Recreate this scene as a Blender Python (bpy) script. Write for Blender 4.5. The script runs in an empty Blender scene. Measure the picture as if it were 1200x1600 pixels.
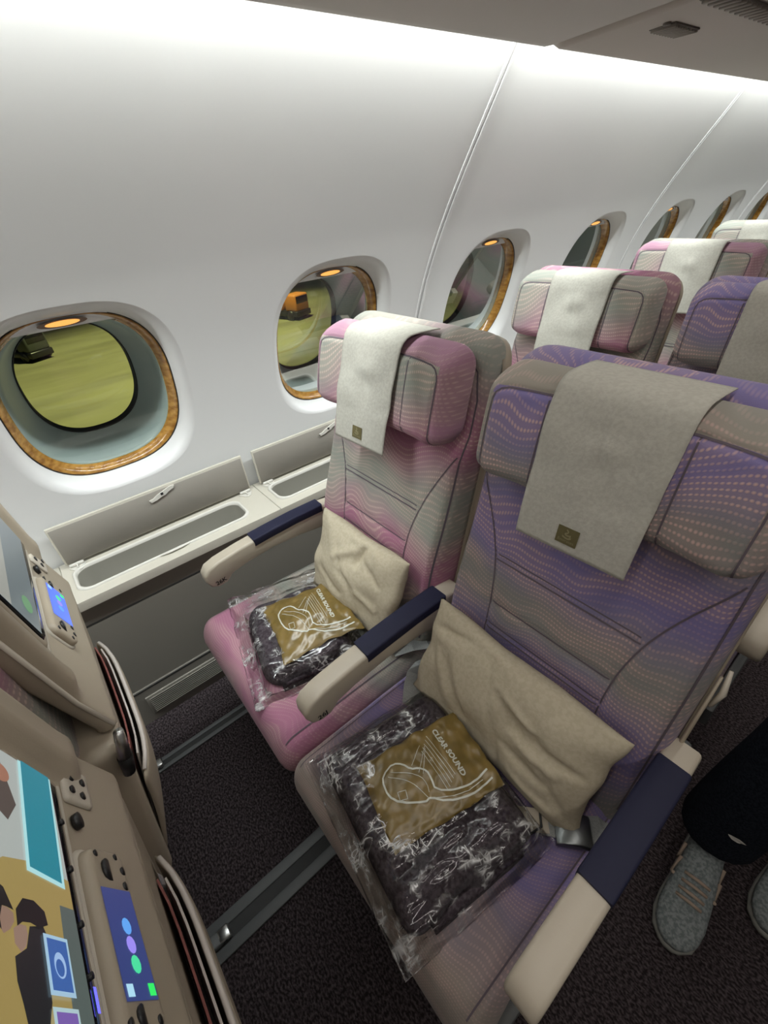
import bpy, bmesh, math, random
import numpy as np
from mathutils import Vector, Matrix, noise

random.seed(7)
scene = bpy.context.scene
COL = scene.collection

# ------------------------------------------------------------------ camera
CAM_R = np.array([[0.63637364, 0.41177118, -0.65228298],
                  [0.76813833, -0.41572812, 0.48696369],
                  [-0.07065477, -0.81093441, -0.58085565]])
cam = bpy.data.cameras.new('camera')
camo = bpy.data.objects.new('camera', cam)
COL.objects.link(camo)
cam.sensor_fit = 'VERTICAL'
cam.sensor_height = 36.0
cam.lens = 36.0 * 697.0 / 1600.0
cam.clip_start = 0.01
cam.clip_end = 500
M = Matrix(((CAM_R[0][0], -CAM_R[0][1], -CAM_R[0][2], 0),
            (CAM_R[1][0], -CAM_R[1][1], -CAM_R[1][2], 0),
            (CAM_R[2][0], -CAM_R[2][1], -CAM_R[2][2], 1.46),
            (0, 0, 0, 1)))
camo.matrix_world = M
scene.camera = camo

# ------------------------------------------------------------------ world, lamps, exposure
w = bpy.data.worlds.new('night')
scene.world = w
w.use_nodes = True
bg = w.node_tree.nodes['Background']
bg.inputs[0].default_value = (0.02, 0.025, 0.03, 1)
bg.inputs[1].default_value = 1.0
vs = scene.view_settings
vs.view_transform = 'Standard'
vs.look = 'None'
vs.gamma = 1.0
vs.use_curve_mapping = False
vs.exposure = 0.15


def area(name, loc, target, sx, sy, power, col):
    l = bpy.data.lights.new(name, 'AREA')
    l.shape = 'RECTANGLE'
    l.size = sx
    l.size_y = sy
    l.energy = power
    l.color = col
    o = bpy.data.objects.new(name, l)
    COL.objects.link(o)
    o.location = loc
    d = Vector(target) - Vector(loc)
    o.rotation_euler = d.to_track_quat('-Z', 'Y').to_euler()
    return o


# sidewall wash light: a long strip hidden behind the outboard lip of the overhead bins
wash = area('wash_lamp', (-0.925, 2.0, 1.80), (-1.20, 2.0, 1.45), 8.2, 0.034, 70, (0.93, 1.0, 1.0))
# long side along the cabin, aimed down and a little outboard
_d = Vector((-0.04, 0, -1.0)).normalized()
_x = Vector((0, 1, 0))
_y = (-_d).cross(_x)
wash.matrix_world = Matrix.Translation((-0.908, 2.0, 1.85)) @ Matrix((_x, _y, -_d)).transposed().to_4x4()
# ceiling wash along the aisle
ceil1 = area('ceiling_lamp', (-0.02, 1.6, 2.16), (-0.02, 1.6, 0), 0.08, 7.0, 16, (1.0, 0.96, 0.90))
ceil2 = area('ceiling_lamp', (0.75, 1.6, 2.16), (0.75, 1.6, 0), 0.08, 7.0, 16, (1.0, 0.96, 0.90))

# flood lamp on the apron outside
sp = bpy.data.lights.new('apron_flood', 'SPOT')
sp.energy = 60000
sp.color = (1.0, 0.96, 0.50)
sp.spot_size = math.radians(88)
sp.spot_blend = 0.4
sp.shadow_soft_size = 1.0
spo = bpy.data.objects.new('apron_flood', sp)
COL.objects.link(spo)
spo.location = (-34, 14, 22)
spo.rotation_euler = (0, 0, 0)


# ------------------------------------------------------------------ materials
def mat(name, col, rough=0.5, metal=0.0, spec=0.5, bump=None, coat=0, emis=None, estr=0):
    m = bpy.data.materials.new(name)
    m.use_nodes = True
    nt = m.node_tree
    b = nt.nodes['Principled BSDF']
    b.inputs['Base Color'].default_value = (*col, 1)
    b.inputs['Roughness'].default_value = rough
    b.inputs['Metallic'].default_value = metal
    b.inputs['Specular IOR Level'].default_value = spec
    b.inputs['Coat Weight'].default_value = coat
    if emis:
        b.inputs['Emission Color'].default_value = (*emis, 1)
        b.inputs['Emission Strength'].default_value = estr
    tc = nt.nodes.new('ShaderNodeTexCoord')
    nz = nt.nodes.new('ShaderNodeTexNoise')
    nz.inputs['Scale'].default_value = bump[0] if bump else 180
    nz.inputs['Detail'].default_value = 3
    nt.links.new(tc.outputs['Object'], nz.inputs['Vector'])
    bp = nt.nodes.new('ShaderNodeBump')
    bp.inputs['Strength'].default_value = bump[1] if bump else 0.04
    bp.inputs['Distance'].default_value = bump[2] if bump else 0.001
    nt.links.new(nz.outputs['Fac'], bp.inputs['Height'])
    nt.links.new(bp.outputs['Normal'], b.inputs['Normal'])
    return m


def N(nt, typ, **kw):
    n = nt.nodes.new(typ)
    for k, v in kw.items():
        setattr(n, k, v)
    return n


def MA(nt, op, a, b=None, c=None, clamp=False):
    n = nt.nodes.new('ShaderNodeMath')
    n.operation = op
    n.use_clamp = clamp
    for i, v in enumerate((a, b, c)):
        if v is None:
            continue
        if isinstance(v, (int, float)):
            n.inputs[i].default_value = v
        else:
            nt.links.new(v, n.inputs[i])
    return n.outputs[0]


def mixc(nt, f, a, b):
    n = nt.nodes.new('ShaderNodeMix')
    n.data_type = 'RGBA'
    for idx, v in ((0, f), (6, a), (7, b)):
        if isinstance(v, (int, float)):
            n.inputs[idx].default_value = v
        elif isinstance(v, tuple):
            n.inputs[idx].default_value = (*v, 1)
        else:
            nt.links.new(v, n.inputs[idx])
    return n.outputs[2]


def fabric(name, cA, cB, cD, ky, kz, period, phase, dots=1.0, warp=0.07, rowmm=11.0, seed=0.0):
    """woven seat cloth: broad colour bands that shade into each other, crossed by wavy rows of stitched dots"""
    m = bpy.data.materials.new(name)
    m.use_nodes = True
    nt = m.node_tree
    L = nt.links
    b = nt.nodes['Principled BSDF']
    b.inputs['Roughness'].default_value = 0.92
    b.inputs['Specular IOR Level'].default_value = 0.15
    b.inputs['Sheen Weight'].default_value = 0.12
    tc = N(nt, 'ShaderNodeTexCoord')
    sep = N(nt, 'ShaderNodeSeparateXYZ')
    L.new(tc.outputs['Object'], sep.inputs[0])
    x = sep.outputs[0]
    s = MA(nt, 'ADD', MA(nt, 'MULTIPLY', sep.outputs[1], ky), MA(nt, 'MULTIPLY', sep.outputs[2], kz))
    cb = N(nt, 'ShaderNodeCombineXYZ')
    L.new(MA(nt, 'MULTIPLY', x, 1.0), cb.inputs[0])
    L.new(MA(nt, 'MULTIPLY', s, 0.75), cb.inputs[1])
    cb.inputs[2].default_value = seed
    n1 = N(nt, 'ShaderNodeTexNoise')
    n1.inputs['Scale'].default_value = 7.0
    n1.inputs['Detail'].default_value = 0.6
    L.new(cb.outputs[0], n1.inputs['Vector'])
    v = MA(nt, 'ADD', s, MA(nt, 'MULTIPLY', MA(nt, 'SUBTRACT', n1.outputs['Fac'], 0.5), warp * 2))
    # dots
    row = MA(nt, 'DIVIDE', v, rowmm / 1000)
    fl = MA(nt, 'FLOOR', row)
    colx = MA(nt, 'ADD', MA(nt, 'DIVIDE', x, rowmm * 0.55 / 1000), MA(nt, 'MULTIPLY', fl, 0.37))
    fx = MA(nt, 'SUBTRACT', MA(nt, 'FRACT', colx), 0.5)
    fy = MA(nt, 'SUBTRACT', MA(nt, 'FRACT', row), 0.5)
    d2 = MA(nt, 'ADD', MA(nt, 'MULTIPLY', MA(nt, 'MULTIPLY', fx, fx), 0.32), MA(nt, 'MULTIPLY', fy, fy))
    dm = MA(nt, 'SUBTRACT', 1.0, MA(nt, 'MULTIPLY', d2, 15.0), clamp=True)
    cb2 = N(nt, 'ShaderNodeCombineXYZ')
    L.new(MA(nt, 'MULTIPLY', x, 0.6), cb2.inputs[0])
    L.new(MA(nt, 'MULTIPLY', v, 1.9), cb2.inputs[1])
    cb2.inputs[2].default_value = seed + 4.2
    n2 = N(nt, 'ShaderNodeTexNoise')
    n2.inputs['Scale'].default_value = 11.0
    n2.inputs['Detail'].default_value = 1.0
    L.new(cb2.outputs[0], n2.inputs['Vector'])
    mr = N(nt, 'ShaderNodeMapRange')
    mr.inputs[1].default_value = 0.40
    mr.inputs[2].default_value = 0.58
    L.new(n2.outputs['Fac'], mr.inputs[0])
    dmask = MA(nt, 'MULTIPLY', MA(nt, 'MULTIPLY', dm, MA(nt, 'ADD', MA(nt, 'MULTIPLY', mr.outputs[0], 0.75), 0.25)), dots)
    # colour bands
    ang = MA(nt, 'ADD', MA(nt, 'MULTIPLY', MA(nt, 'ADD', MA(nt, 'DIVIDE', s, period), phase), 2 * math.pi),
             MA(nt, 'MULTIPLY', MA(nt, 'SUBTRACT', n1.outputs['Fac'], 0.5), 3.2))
    t = MA(nt, 'ADD', MA(nt, 'MULTIPLY', MA(nt, 'SINE', ang), 0.62), 0.5, clamp=True)
    base = mixc(nt, t, cA, cB)
    base2 = mixc(nt, MA(nt, 'MULTIPLY', mr.outputs[0], 0.22), base, (cD[0] * .8, cD[1] * .8, cD[2] * .8))
    c = mixc(nt, dmask, base2, cD)
    L.new(c, b.inputs['Base Color'])
    n3 = N(nt, 'ShaderNodeTexNoise')
    n3.inputs['Scale'].default_value = 700
    L.new(tc.outputs['Object'], n3.inputs['Vector'])
    bp = N(nt, 'ShaderNodeBump')
    bp.inputs['Strength'].default_value = 0.25
    bp.inputs['Distance'].default_value = 0.001
    L.new(MA(nt, 'ADD', n3.outputs['Fac'], dm), bp.inputs['Height'])
    L.new(bp.outputs['Normal'], b.inputs['Normal'])
    return m


def two_tone(name, c1, c2, scale, rough=0.6, detail=4, lo=0.4, hi=0.6, stretch=(1, 1, 1), bump=0.1, spec=0.4, coat=0):
    m = bpy.data.materials.new(name)
    m.use_nodes = True
    nt = m.node_tree
    L = nt.links
    b = nt.nodes['Principled BSDF']
    b.inputs['Roughness'].default_value = rough
    b.inputs['Specular IOR Level'].default_value = spec
    b.inputs['Coat Weight'].default_value = coat
    tc = N(nt, 'ShaderNodeTexCoord')
    mp = N(nt, 'ShaderNodeMapping')
    mp.inputs['Scale'].default_value = stretch
    L.new(tc.outputs['Object'], mp.inputs[0])
    nz = N(nt, 'ShaderNodeTexNoise')
    nz.inputs['Scale'].default_value = scale
    nz.inputs['Detail'].default_value = detail
    L.new(mp.outputs[0], nz.inputs['Vector'])
    mr = N(nt, 'ShaderNodeMapRange')
    mr.inputs[1].default_value = lo
    mr.inputs[2].default_value = hi
    L.new(nz.outputs['Fac'], mr.inputs[0])
    L.new(mixc(nt, mr.outputs[0], c1, c2), b.inputs['Base Color'])
    bp = N(nt, 'ShaderNodeBump')
    bp.inputs['Strength'].default_value = bump
    bp.inputs['Distance'].default_value = 0.002
    L.new(nz.outputs['Fac'], bp.inputs['Height'])
    L.new(bp.outputs['Normal'], b.inputs['Normal'])
    return m


def clear_film(name, tint, gloss, rough, bscale, bstr, base_mix=0.06, opaque=0.0, opcol=(1, 1, 1), fk=1.0, crease=0.0):
    """thin clear film: see-through, with glossy reflections that grow at grazing angles"""
    m = bpy.data.materials.new(name)
    m.use_nodes = True
    nt = m.node_tree
    L = nt.links
    out = nt.nodes['Material Output']
    nt.nodes.remove(nt.nodes['Principled BSDF'])
    tr = N(nt, 'ShaderNodeBsdfTransparent')
    tr.inputs[0].default_value = (*tint, 1)
    gl = N(nt, 'ShaderNodeBsdfGlossy')
    gl.inputs['Color'].default_value = (gloss, gloss, gloss, 1)
    gl.inputs['Roughness'].default_value = rough
    lw = N(nt, 'ShaderNodeFresnel')
    lw.inputs[0].default_value = 1.5
    tc = N(nt, 'ShaderNodeTexCoord')
    nz = N(nt, 'ShaderNodeTexNoise')
    nz.inputs['Scale'].default_value = bscale
    nz.inputs['Detail'].default_value = 2
    nz.inputs['Distortion'].default_value = 1.5
    L.new(tc.outputs['Object'], nz.inputs['Vector'])
    bp = N(nt, 'ShaderNodeBump')
    bp.inputs['Strength'].default_value = bstr
    bp.inputs['Distance'].default_value = 0.006
    hgt = nz.outputs['Fac']
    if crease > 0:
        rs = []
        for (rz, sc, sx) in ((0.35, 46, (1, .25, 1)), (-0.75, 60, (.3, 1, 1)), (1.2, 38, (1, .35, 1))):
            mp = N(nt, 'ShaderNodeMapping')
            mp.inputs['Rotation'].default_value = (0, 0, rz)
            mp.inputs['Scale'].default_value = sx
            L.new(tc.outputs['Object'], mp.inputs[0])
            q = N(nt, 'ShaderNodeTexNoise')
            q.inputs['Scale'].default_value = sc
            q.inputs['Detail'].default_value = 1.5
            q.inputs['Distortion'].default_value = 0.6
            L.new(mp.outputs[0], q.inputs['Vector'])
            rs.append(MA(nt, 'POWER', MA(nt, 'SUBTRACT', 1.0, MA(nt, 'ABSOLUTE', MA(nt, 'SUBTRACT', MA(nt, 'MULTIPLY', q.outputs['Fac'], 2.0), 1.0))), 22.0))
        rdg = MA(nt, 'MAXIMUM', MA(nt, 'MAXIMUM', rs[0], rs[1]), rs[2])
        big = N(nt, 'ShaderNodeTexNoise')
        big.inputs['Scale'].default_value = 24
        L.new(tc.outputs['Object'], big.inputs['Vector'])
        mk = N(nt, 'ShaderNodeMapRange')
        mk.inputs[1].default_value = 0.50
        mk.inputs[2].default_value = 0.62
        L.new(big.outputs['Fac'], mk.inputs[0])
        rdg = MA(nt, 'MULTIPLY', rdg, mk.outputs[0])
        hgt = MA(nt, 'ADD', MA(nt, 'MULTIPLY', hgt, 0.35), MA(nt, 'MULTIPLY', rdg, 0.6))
    L.new(hgt, bp.inputs['Height'])
    L.new(bp.outputs['Normal'], gl.inputs['Normal'])
    L.new(bp.outputs['Normal'], lw.inputs['Normal'])
    mx = N(nt, 'ShaderNodeMixShader')
    f = MA(nt, 'ADD', MA(nt, 'MULTIPLY', lw.outputs[0], fk), base_mix, clamp=True)
    L.new(f, mx.inputs[0])
    L.new(tr.outputs[0], mx.inputs[1])
    L.new(gl.outputs[0], mx.inputs[2])
    last = mx.outputs[0]
    if crease > 0:      # creases turn milky; the white painted here stands in for bright glints
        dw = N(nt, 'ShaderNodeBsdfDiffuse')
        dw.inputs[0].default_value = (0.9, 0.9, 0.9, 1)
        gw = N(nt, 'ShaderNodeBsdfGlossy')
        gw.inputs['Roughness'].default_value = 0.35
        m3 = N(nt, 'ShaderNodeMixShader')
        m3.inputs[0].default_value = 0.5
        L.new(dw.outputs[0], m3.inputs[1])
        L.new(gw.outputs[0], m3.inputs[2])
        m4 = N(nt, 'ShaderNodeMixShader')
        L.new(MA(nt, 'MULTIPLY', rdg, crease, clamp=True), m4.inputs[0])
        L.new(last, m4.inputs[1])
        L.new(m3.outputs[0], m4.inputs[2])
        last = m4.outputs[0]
    if opaque > 0:
        df = N(nt, 'ShaderNodeBsdfDiffuse')
        df.inputs[0].default_value = (*opcol, 1)
        m2 = N(nt, 'ShaderNodeMixShader')
        m2.inputs[0].default_value = opaque
        L.new(last, m2.inputs[1])
        L.new(df.outputs[0], m2.inputs[2])
        last = m2.outputs[0]
    L.new(last, out.inputs['Surface'])
    return m


def emit(name, col, s):
    return mat(name, (col[0] * .2, col[1] * .2, col[2] * .2), 0.3, emis=col, estr=s)


WHITE = mat('white_wall_panel', (0.74, 0.745, 0.745), 0.42, bump=(260, 0.05, 0.001))
WHITE2 = mat('white_window_moulding', (0.72, 0.72, 0.72), 0.35)
SEAMG = mat('panel_joint_grey', (0.42, 0.42, 0.41), 0.5)
DADO = mat('taupe_dado_panel', (0.25, 0.232, 0.20), 0.5, bump=(500, 0.15, 0.001))
LEDGE = mat('cream_ledge', (0.52, 0.49, 0.42), 0.45)
LIDIN = mat('lid_inner_taupe', (0.26, 0.24, 0.21), 0.5)
WELL = mat('bin_well_grey', (0.30, 0.29, 0.25), 0.55)
PLWHITE = mat('white_plastic', (0.62, 0.60, 0.55), 0.4)
DARKLINE = mat('dark_joint', (0.03, 0.028, 0.025), 0.7)
BINM = mat('overhead_bin_taupe', (0.47, 0.42, 0.37), 0.5, bump=(300, 0.08, 0.001))
SLATM = mat('grille_slat_brown', (0.27, 0.24, 0.21), 0.6)
GRILLE = mat('grille_brown', (0.16, 0.14, 0.12), 0.6)
CREAM = mat('armrest_cream', (0.52, 0.46, 0.37), 0.38, bump=(400, 0.1, 0.0008))
NAVY = mat('armrest_navy_pad', (0.015, 0.016, 0.042), 0.6, spec=0.3, bump=(900, 0.35, 0.0008))
SHELL = mat('seat_shell_beige', (0.40, 0.34, 0.26), 0.45, bump=(500, 0.15, 0.0008))
SHELL2 = mat('seat_shell_pale_edge', (0.55, 0.50, 0.42), 0.4)
BLACKPL = mat('black_plastic', (0.012, 0.012, 0.013), 0.35)
DGLASS = mat('screen_glass_black', (0.01, 0.01, 0.012), 0.08, spec=0.6)
STEEL = mat('brushed_steel', (0.55, 0.55, 0.54), 0.3, metal=1.0)
DARKSTEEL = mat('dark_buckle_steel', (0.18, 0.19, 0.19), 0.32, metal=1.0)
STRAP = two_tone('belt_webbing_grey', (0.26, 0.27, 0.26), (0.36, 0.37, 0.36), 300, 0.8, stretch=(1, 4, 1))
TRACK = mat('track_cover_grey', (0.10, 0.105, 0.105), 0.5)
TRACKD = mat('track_groove_dark', (0.03, 0.03, 0.03), 0.7)
CARPET = two_tone('carpet_dark_mottled', (0.018, 0.014, 0.015), (0.085, 0.068, 0.072), 135, 0.95, 5, 0.42, 0.66, (1, 1.6, 1), bump=1.0, spec=0.05)
WOOD = two_tone('amber_burl_veneer', (0.26, 0.115, 0.02), (0.47, 0.25, 0.055), 40, 0.25, 6, 0.35, 0.65, (1, 1, 2), bump=0.03, coat=0.5)
FUNNEL = mat('window_funnel_grey', (0.36, 0.42, 0.41), 0.35)
GASKET = mat('black_gasket', (0.012, 0.013, 0.012), 0.5)
PANE = clear_film('inner_window_pane', (0.93, 0.97, 0.95), 0.9, 0.02, 3, 0.0, 0.0, fk=0.35)
PANE2 = clear_film('outer_window_pane', (0.88, 0.93, 0.82), 0.9, 0.01, 3, 0.0, 0.0, fk=0.35)
AMBER = emit('amber_reading_lamp', (1.0, 0.45, 0.09), 1.0)
AMBERSEAT = mat('lamp_recess_bronze', (0.16, 0.08, 0.04), 0.4)
COVER = two_tone('nonwoven_headrest_cover', (0.43, 0.41, 0.36), (0.47, 0.455, 0.40), 160, 0.9, 4, bump=0.3, spec=0.1)
OLIVE = mat('olive_print', (0.115, 0.095, 0.035), 0.7)
OLIVE2 = mat('pale_olive_print', (0.24, 0.21, 0.11), 0.7)
PILLOW = two_tone('nonwoven_pillow_cream', (0.47, 0.41, 0.30), (0.52, 0.46, 0.345), 120, 0.85, 4, bump=0.25, spec=0.2)
BLANKET = two_tone('plum_grey_fleece', (0.045, 0.035, 0.042), (0.085, 0.07, 0.08), 140, 0.95, 5, bump=0.6, spec=0.1)
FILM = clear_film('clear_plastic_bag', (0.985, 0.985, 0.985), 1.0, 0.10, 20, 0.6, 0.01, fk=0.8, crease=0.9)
GOLD = two_tone('gold_plastic_film', (0.16, 0.108, 0.026), (0.22, 0.147, 0.04), 30, 0.30, 2, bump=0.35, spec=0.7, coat=0.0)
PRINT = mat('white_print', (0.62, 0.63, 0.56), 0.5)
PRINTD = mat('black_print', (0.01, 0.01, 0.01), 0.6)
SEAM = mat('seam_thread_dark', (0.12, 0.095, 0.115), 0.9)
TROUSER = two_tone('navy_trouser_cloth', (0.006, 0.008, 0.013), (0.014, 0.017, 0.024), 220, 0.95, 4, bump=0.4, spec=0.1)
JACKET = two_tone('dark_jacket_cloth', (0.02, 0.02, 0.025), (0.03, 0.03, 0.038), 160, 0.9, 4, bump=0.3, spec=0.1)
SKIN = mat('skin', (0.42, 0.25, 0.17), 0.55)
HAIR = mat('dark_hair', (0.015, 0.011, 0.009), 0.6)
SHOE = two_tone('grey_trainer_mesh', (0.12, 0.14, 0.14), (0.22, 0.24, 0.24), 150, 0.8, 4, bump=0.4)
SHOE2 = mat('trainer_tan_overlay', (0.34, 0.26, 0.20), 0.7)
SOLE = mat('trainer_sole', (0.22, 0.22, 0.20), 0.7)
CEIL = mat('ceiling_white', (0.6, 0.58, 0.55), 0.6)
MAGA = mat('magazine_red', (0.24, 0.08, 0.07), 0.4)
MAGB = mat('magazine_pale', (0.55, 0.5, 0.46), 0.4)

# pink window seats, purple aisle seats
PK_A, PK_B, PK_D = (0.385, 0.165, 0.25), (0.29, 0.30, 0.26), (0.64, 0.47, 0.41)
PU_A, PU_B, PU_D = (0.205, 0.172, 0.345), (0.235, 0.225, 0.215), (0.60, 0.40, 0.36)
FAB = {
    'K': dict(back=fabric('pink_cloth_back', PK_A, PK_B, PK_D, 0, 1, 0.34, 0.75, 0.75, seed=1.0),
              head=fabric('pink_cloth_headrest', PK_A, PK_B, PK_D, 0, 1, 0.36, 0.972, 0.8, seed=2.0),
              border=fabric('pink_cloth_headrest_border', (0.43, 0.23, 0.33), (0.33, 0.18, 0.24), PK_D, 0, 1, 0.36, 0.1, 0.4, seed=3.0),
              seat=fabric('pink_cloth_cushion', PK_A, PK_B, PK_D, 1, 0.8, 0.70, 0.064, 0.5, 0.09, 8.0, seed=4.0)),
    'J': dict(back=fabric('purple_cloth_back', PU_A, PU_B, PU_D, 0, 1, 0.30, 0.683, 0.8, seed=5.0),
              head=fabric('purple_cloth_headrest', PU_A, PU_B, PU_D, 0, 1, 0.30, 0.817, 0.95, seed=6.0),
              border=fabric('purple_cloth_headrest_border', PU_B, (0.29, 0.27, 0.23), PU_D, 0, 1, 0.3, 0.3, 0.7, seed=7.0),
              seat=fabric('purple_cloth_cushion', PU_A, (0.25, 0.215, 0.19), PU_D, 1, 0.8, 0.62, 0.508, 0.45, 0.09, 8.0, seed=8.0)),
}
FAB['K2'] = dict(back=fabric('pink_cloth_back_top_pink', PK_A, PK_B, PK_D, 0, 1, 0.34, 0.20, 0.75, seed=9.0),
                 border=fabric('grey_cloth_headrest_border', PK_B, (0.33, 0.32, 0.27), PK_D, 0, 1, 0.34, 0.2, 0.6, seed=10.0))


# ------------------------------------------------------------------ mesh helpers
def link(name, me, material, parent=None, smooth=True):
    o = bpy.data.objects.new(name, me)
    COL.objects.link(o)
    mats = material if isinstance(material, (list, tuple)) else [material]
    if len(me.materials) == 0:
        for m_ in mats:
            me.materials.append(m_)
    if smooth:
        me.polygons.foreach_set('use_smooth', [True] * len(me.polygons))
    if parent is not None:
        o.parent = parent
    return o


def mesh(name, verts, faces, material, parent=None, smooth=True, weld=0.0, recalc=True):
    me = bpy.data.meshes.new(name)
    me.from_pydata([tuple(map(float, v)) for v in verts], [], [tuple(int(i) for i in f) for f in faces])
    if weld or recalc:
        bm = bmesh.new()
        bm.from_mesh(me)
        if weld:
            bmesh.ops.remove_doubles(bm, verts=bm.verts, dist=weld)
        if recalc:
            bmesh.ops.recalc_face_normals(bm, faces=bm.faces)
        bm.to_mesh(me)
        bm.free()
    me.update()
    return link(name, me, material, parent, smooth)


def autosmooth(o, deg=35):
    me = o.data
    bm = bmesh.new()
    bm.from_mesh(me)
    for e in bm.edges:
        if len(e.link_faces) == 2:
            e.smooth = e.calc_face_angle(0) < math.radians(deg)
    bm.to_mesh(me)
    bm.free()


def box(name, c, s, material, parent=None, bev=0.004, seg=2, rot=None, M=None):
    bm = bmesh.new()
    bmesh.ops.create_cube(bm, size=1)
    for v in bm.verts:
        v.co = Vector((v.co.x * s[0], v.co.y * s[1], v.co.z * s[2]))
    if bev > 0:
        bev = min(bev, min(s) * 0.49)
        bmesh.ops.bevel(bm, geom=list(bm.edges), offset=bev, segments=seg, profile=0.5, affect='EDGES')
    if rot is not None:
        bmesh.ops.transform(bm, matrix=rot, verts=bm.verts)
    bmesh.ops.translate(bm, vec=Vector(c), verts=bm.verts)
    if M is not None:
        bmesh.ops.transform(bm, matrix=M, verts=bm.verts)
    me = bpy.data.meshes.new(name)
    bm.to_mesh(me)
    bm.free()
    o = link(name, me, material, parent, True)
    autosmooth(o, 50)
    return o


def prism(name, poly, lo, hi, plane, material, parent=None, bev=0.0, seg=2, smooth=True, deg=40):
    """polygon extruded along the remaining axis; plane 'yz' -> along x, 'xz' -> along y, 'xy' -> along z"""
    def P(a, b, c):
        return {'yz': (c, a, b), 'xz': (a, c, b), 'xy': (a, b, c)}[plane]
    n = len(poly)
    v = [P(a, b, lo) for a, b in poly] + [P(a, b, hi) for a, b in poly]
    f = [tuple(range(n)), tuple(range(2 * n - 1, n - 1, -1))]
    f += [(i, (i + 1) % n, n + (i + 1) % n, n + i) for i in range(n)]
    me = bpy.data.meshes.new(name)
    me.from_pydata(v, [], f)
    bm = bmesh.new()
    bm.from_mesh(me)
    bmesh.ops.recalc_face_normals(bm, faces=bm.faces)
    if bev > 0:
        ed = [e for e in bm.edges if any(len(fc.verts) == n and n > 4 for fc in e.link_faces)]
        bmesh.ops.bevel(bm, geom=ed or list(bm.edges), offset=bev, segments=seg, profile=0.5, affect='EDGES')
    bm.to_mesh(me)
    bm.free()
    o = link(name, me, material, parent, smooth)
    autosmooth(o, deg)
    return o


def tube(name, pts, r, material, parent=None, n=8, flat=1.0, up=(0, 0, 1), closed=False):
    pts = [Vector(p) for p in pts]
    K = len(pts)
    rs = r if isinstance(r, (list, tuple)) else [r] * K
    V, F = [], []
    for i, p in enumerate(pts):
        a = pts[(i - 1) % K] if closed or i > 0 else p
        b = pts[(i + 1) % K] if closed or i < K - 1 else p
        t = (b - a).normalized()
        u = Vector(up)
        if abs(t.dot(u)) > 0.95:
            u = Vector((1, 0, 0))
        s = t.cross(u).normalized()
        q = s.cross(t).normalized()
        for k in range(n):
            th = 2 * math.pi * k / n
            V.append(p + s * math.cos(th) * rs[i] + q * math.sin(th) * rs[i] * flat)
    for i in range(K if closed else K - 1):
        j = (i + 1) % K
        for k in range(n):
            F.append((i * n + k, i * n + (k + 1) % n, j * n + (k + 1) % n, j * n + k))
    if not closed:
        F.append(tuple(range(n)))
        F.append(tuple((K - 1) * n + k for k in range(n - 1, -1, -1)))
    return mesh(name, V, F, material, parent)


def empty(name, loc=(0, 0, 0), parent=None, rz=0.0):
    o = bpy.data.objects.new(name, None)
    COL.objects.link(o)
    o.location = loc
    o.rotation_euler = (0, 0, rz)
    if parent:
        o.parent = parent
    return o


def tag(o, label=None, cat=None, group=None, kind=None):
    if label:
        o['label'] = label
    if cat:
        o['category'] = cat
    if group:
        o['group'] = group
    if kind:
        o['kind'] = kind
    return o


def S_struct(o):
    o['kind'] = 'structure'
    return o


def edge_round(d, r):
    q = np.clip(d / r, 0, 1)
    return np.sqrt(np.clip(1 - (1 - q) ** 2, 0, 1))


def pline_dist(a, b, pl):
    d = np.full(a.shape, 9.0)
    for (x0, y0), (x1, y1) in zip(pl[:-1], pl[1:]):
        dx, dy = x1 - x0, y1 - y0
        t = np.clip(((a - x0) * dx + (b - y0) * dy) / (dx * dx + dy * dy + 1e-12), 0, 1)
        d = np.minimum(d, np.hypot(a - x0 - t * dx, b - y0 - t * dy))
    return d


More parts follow.
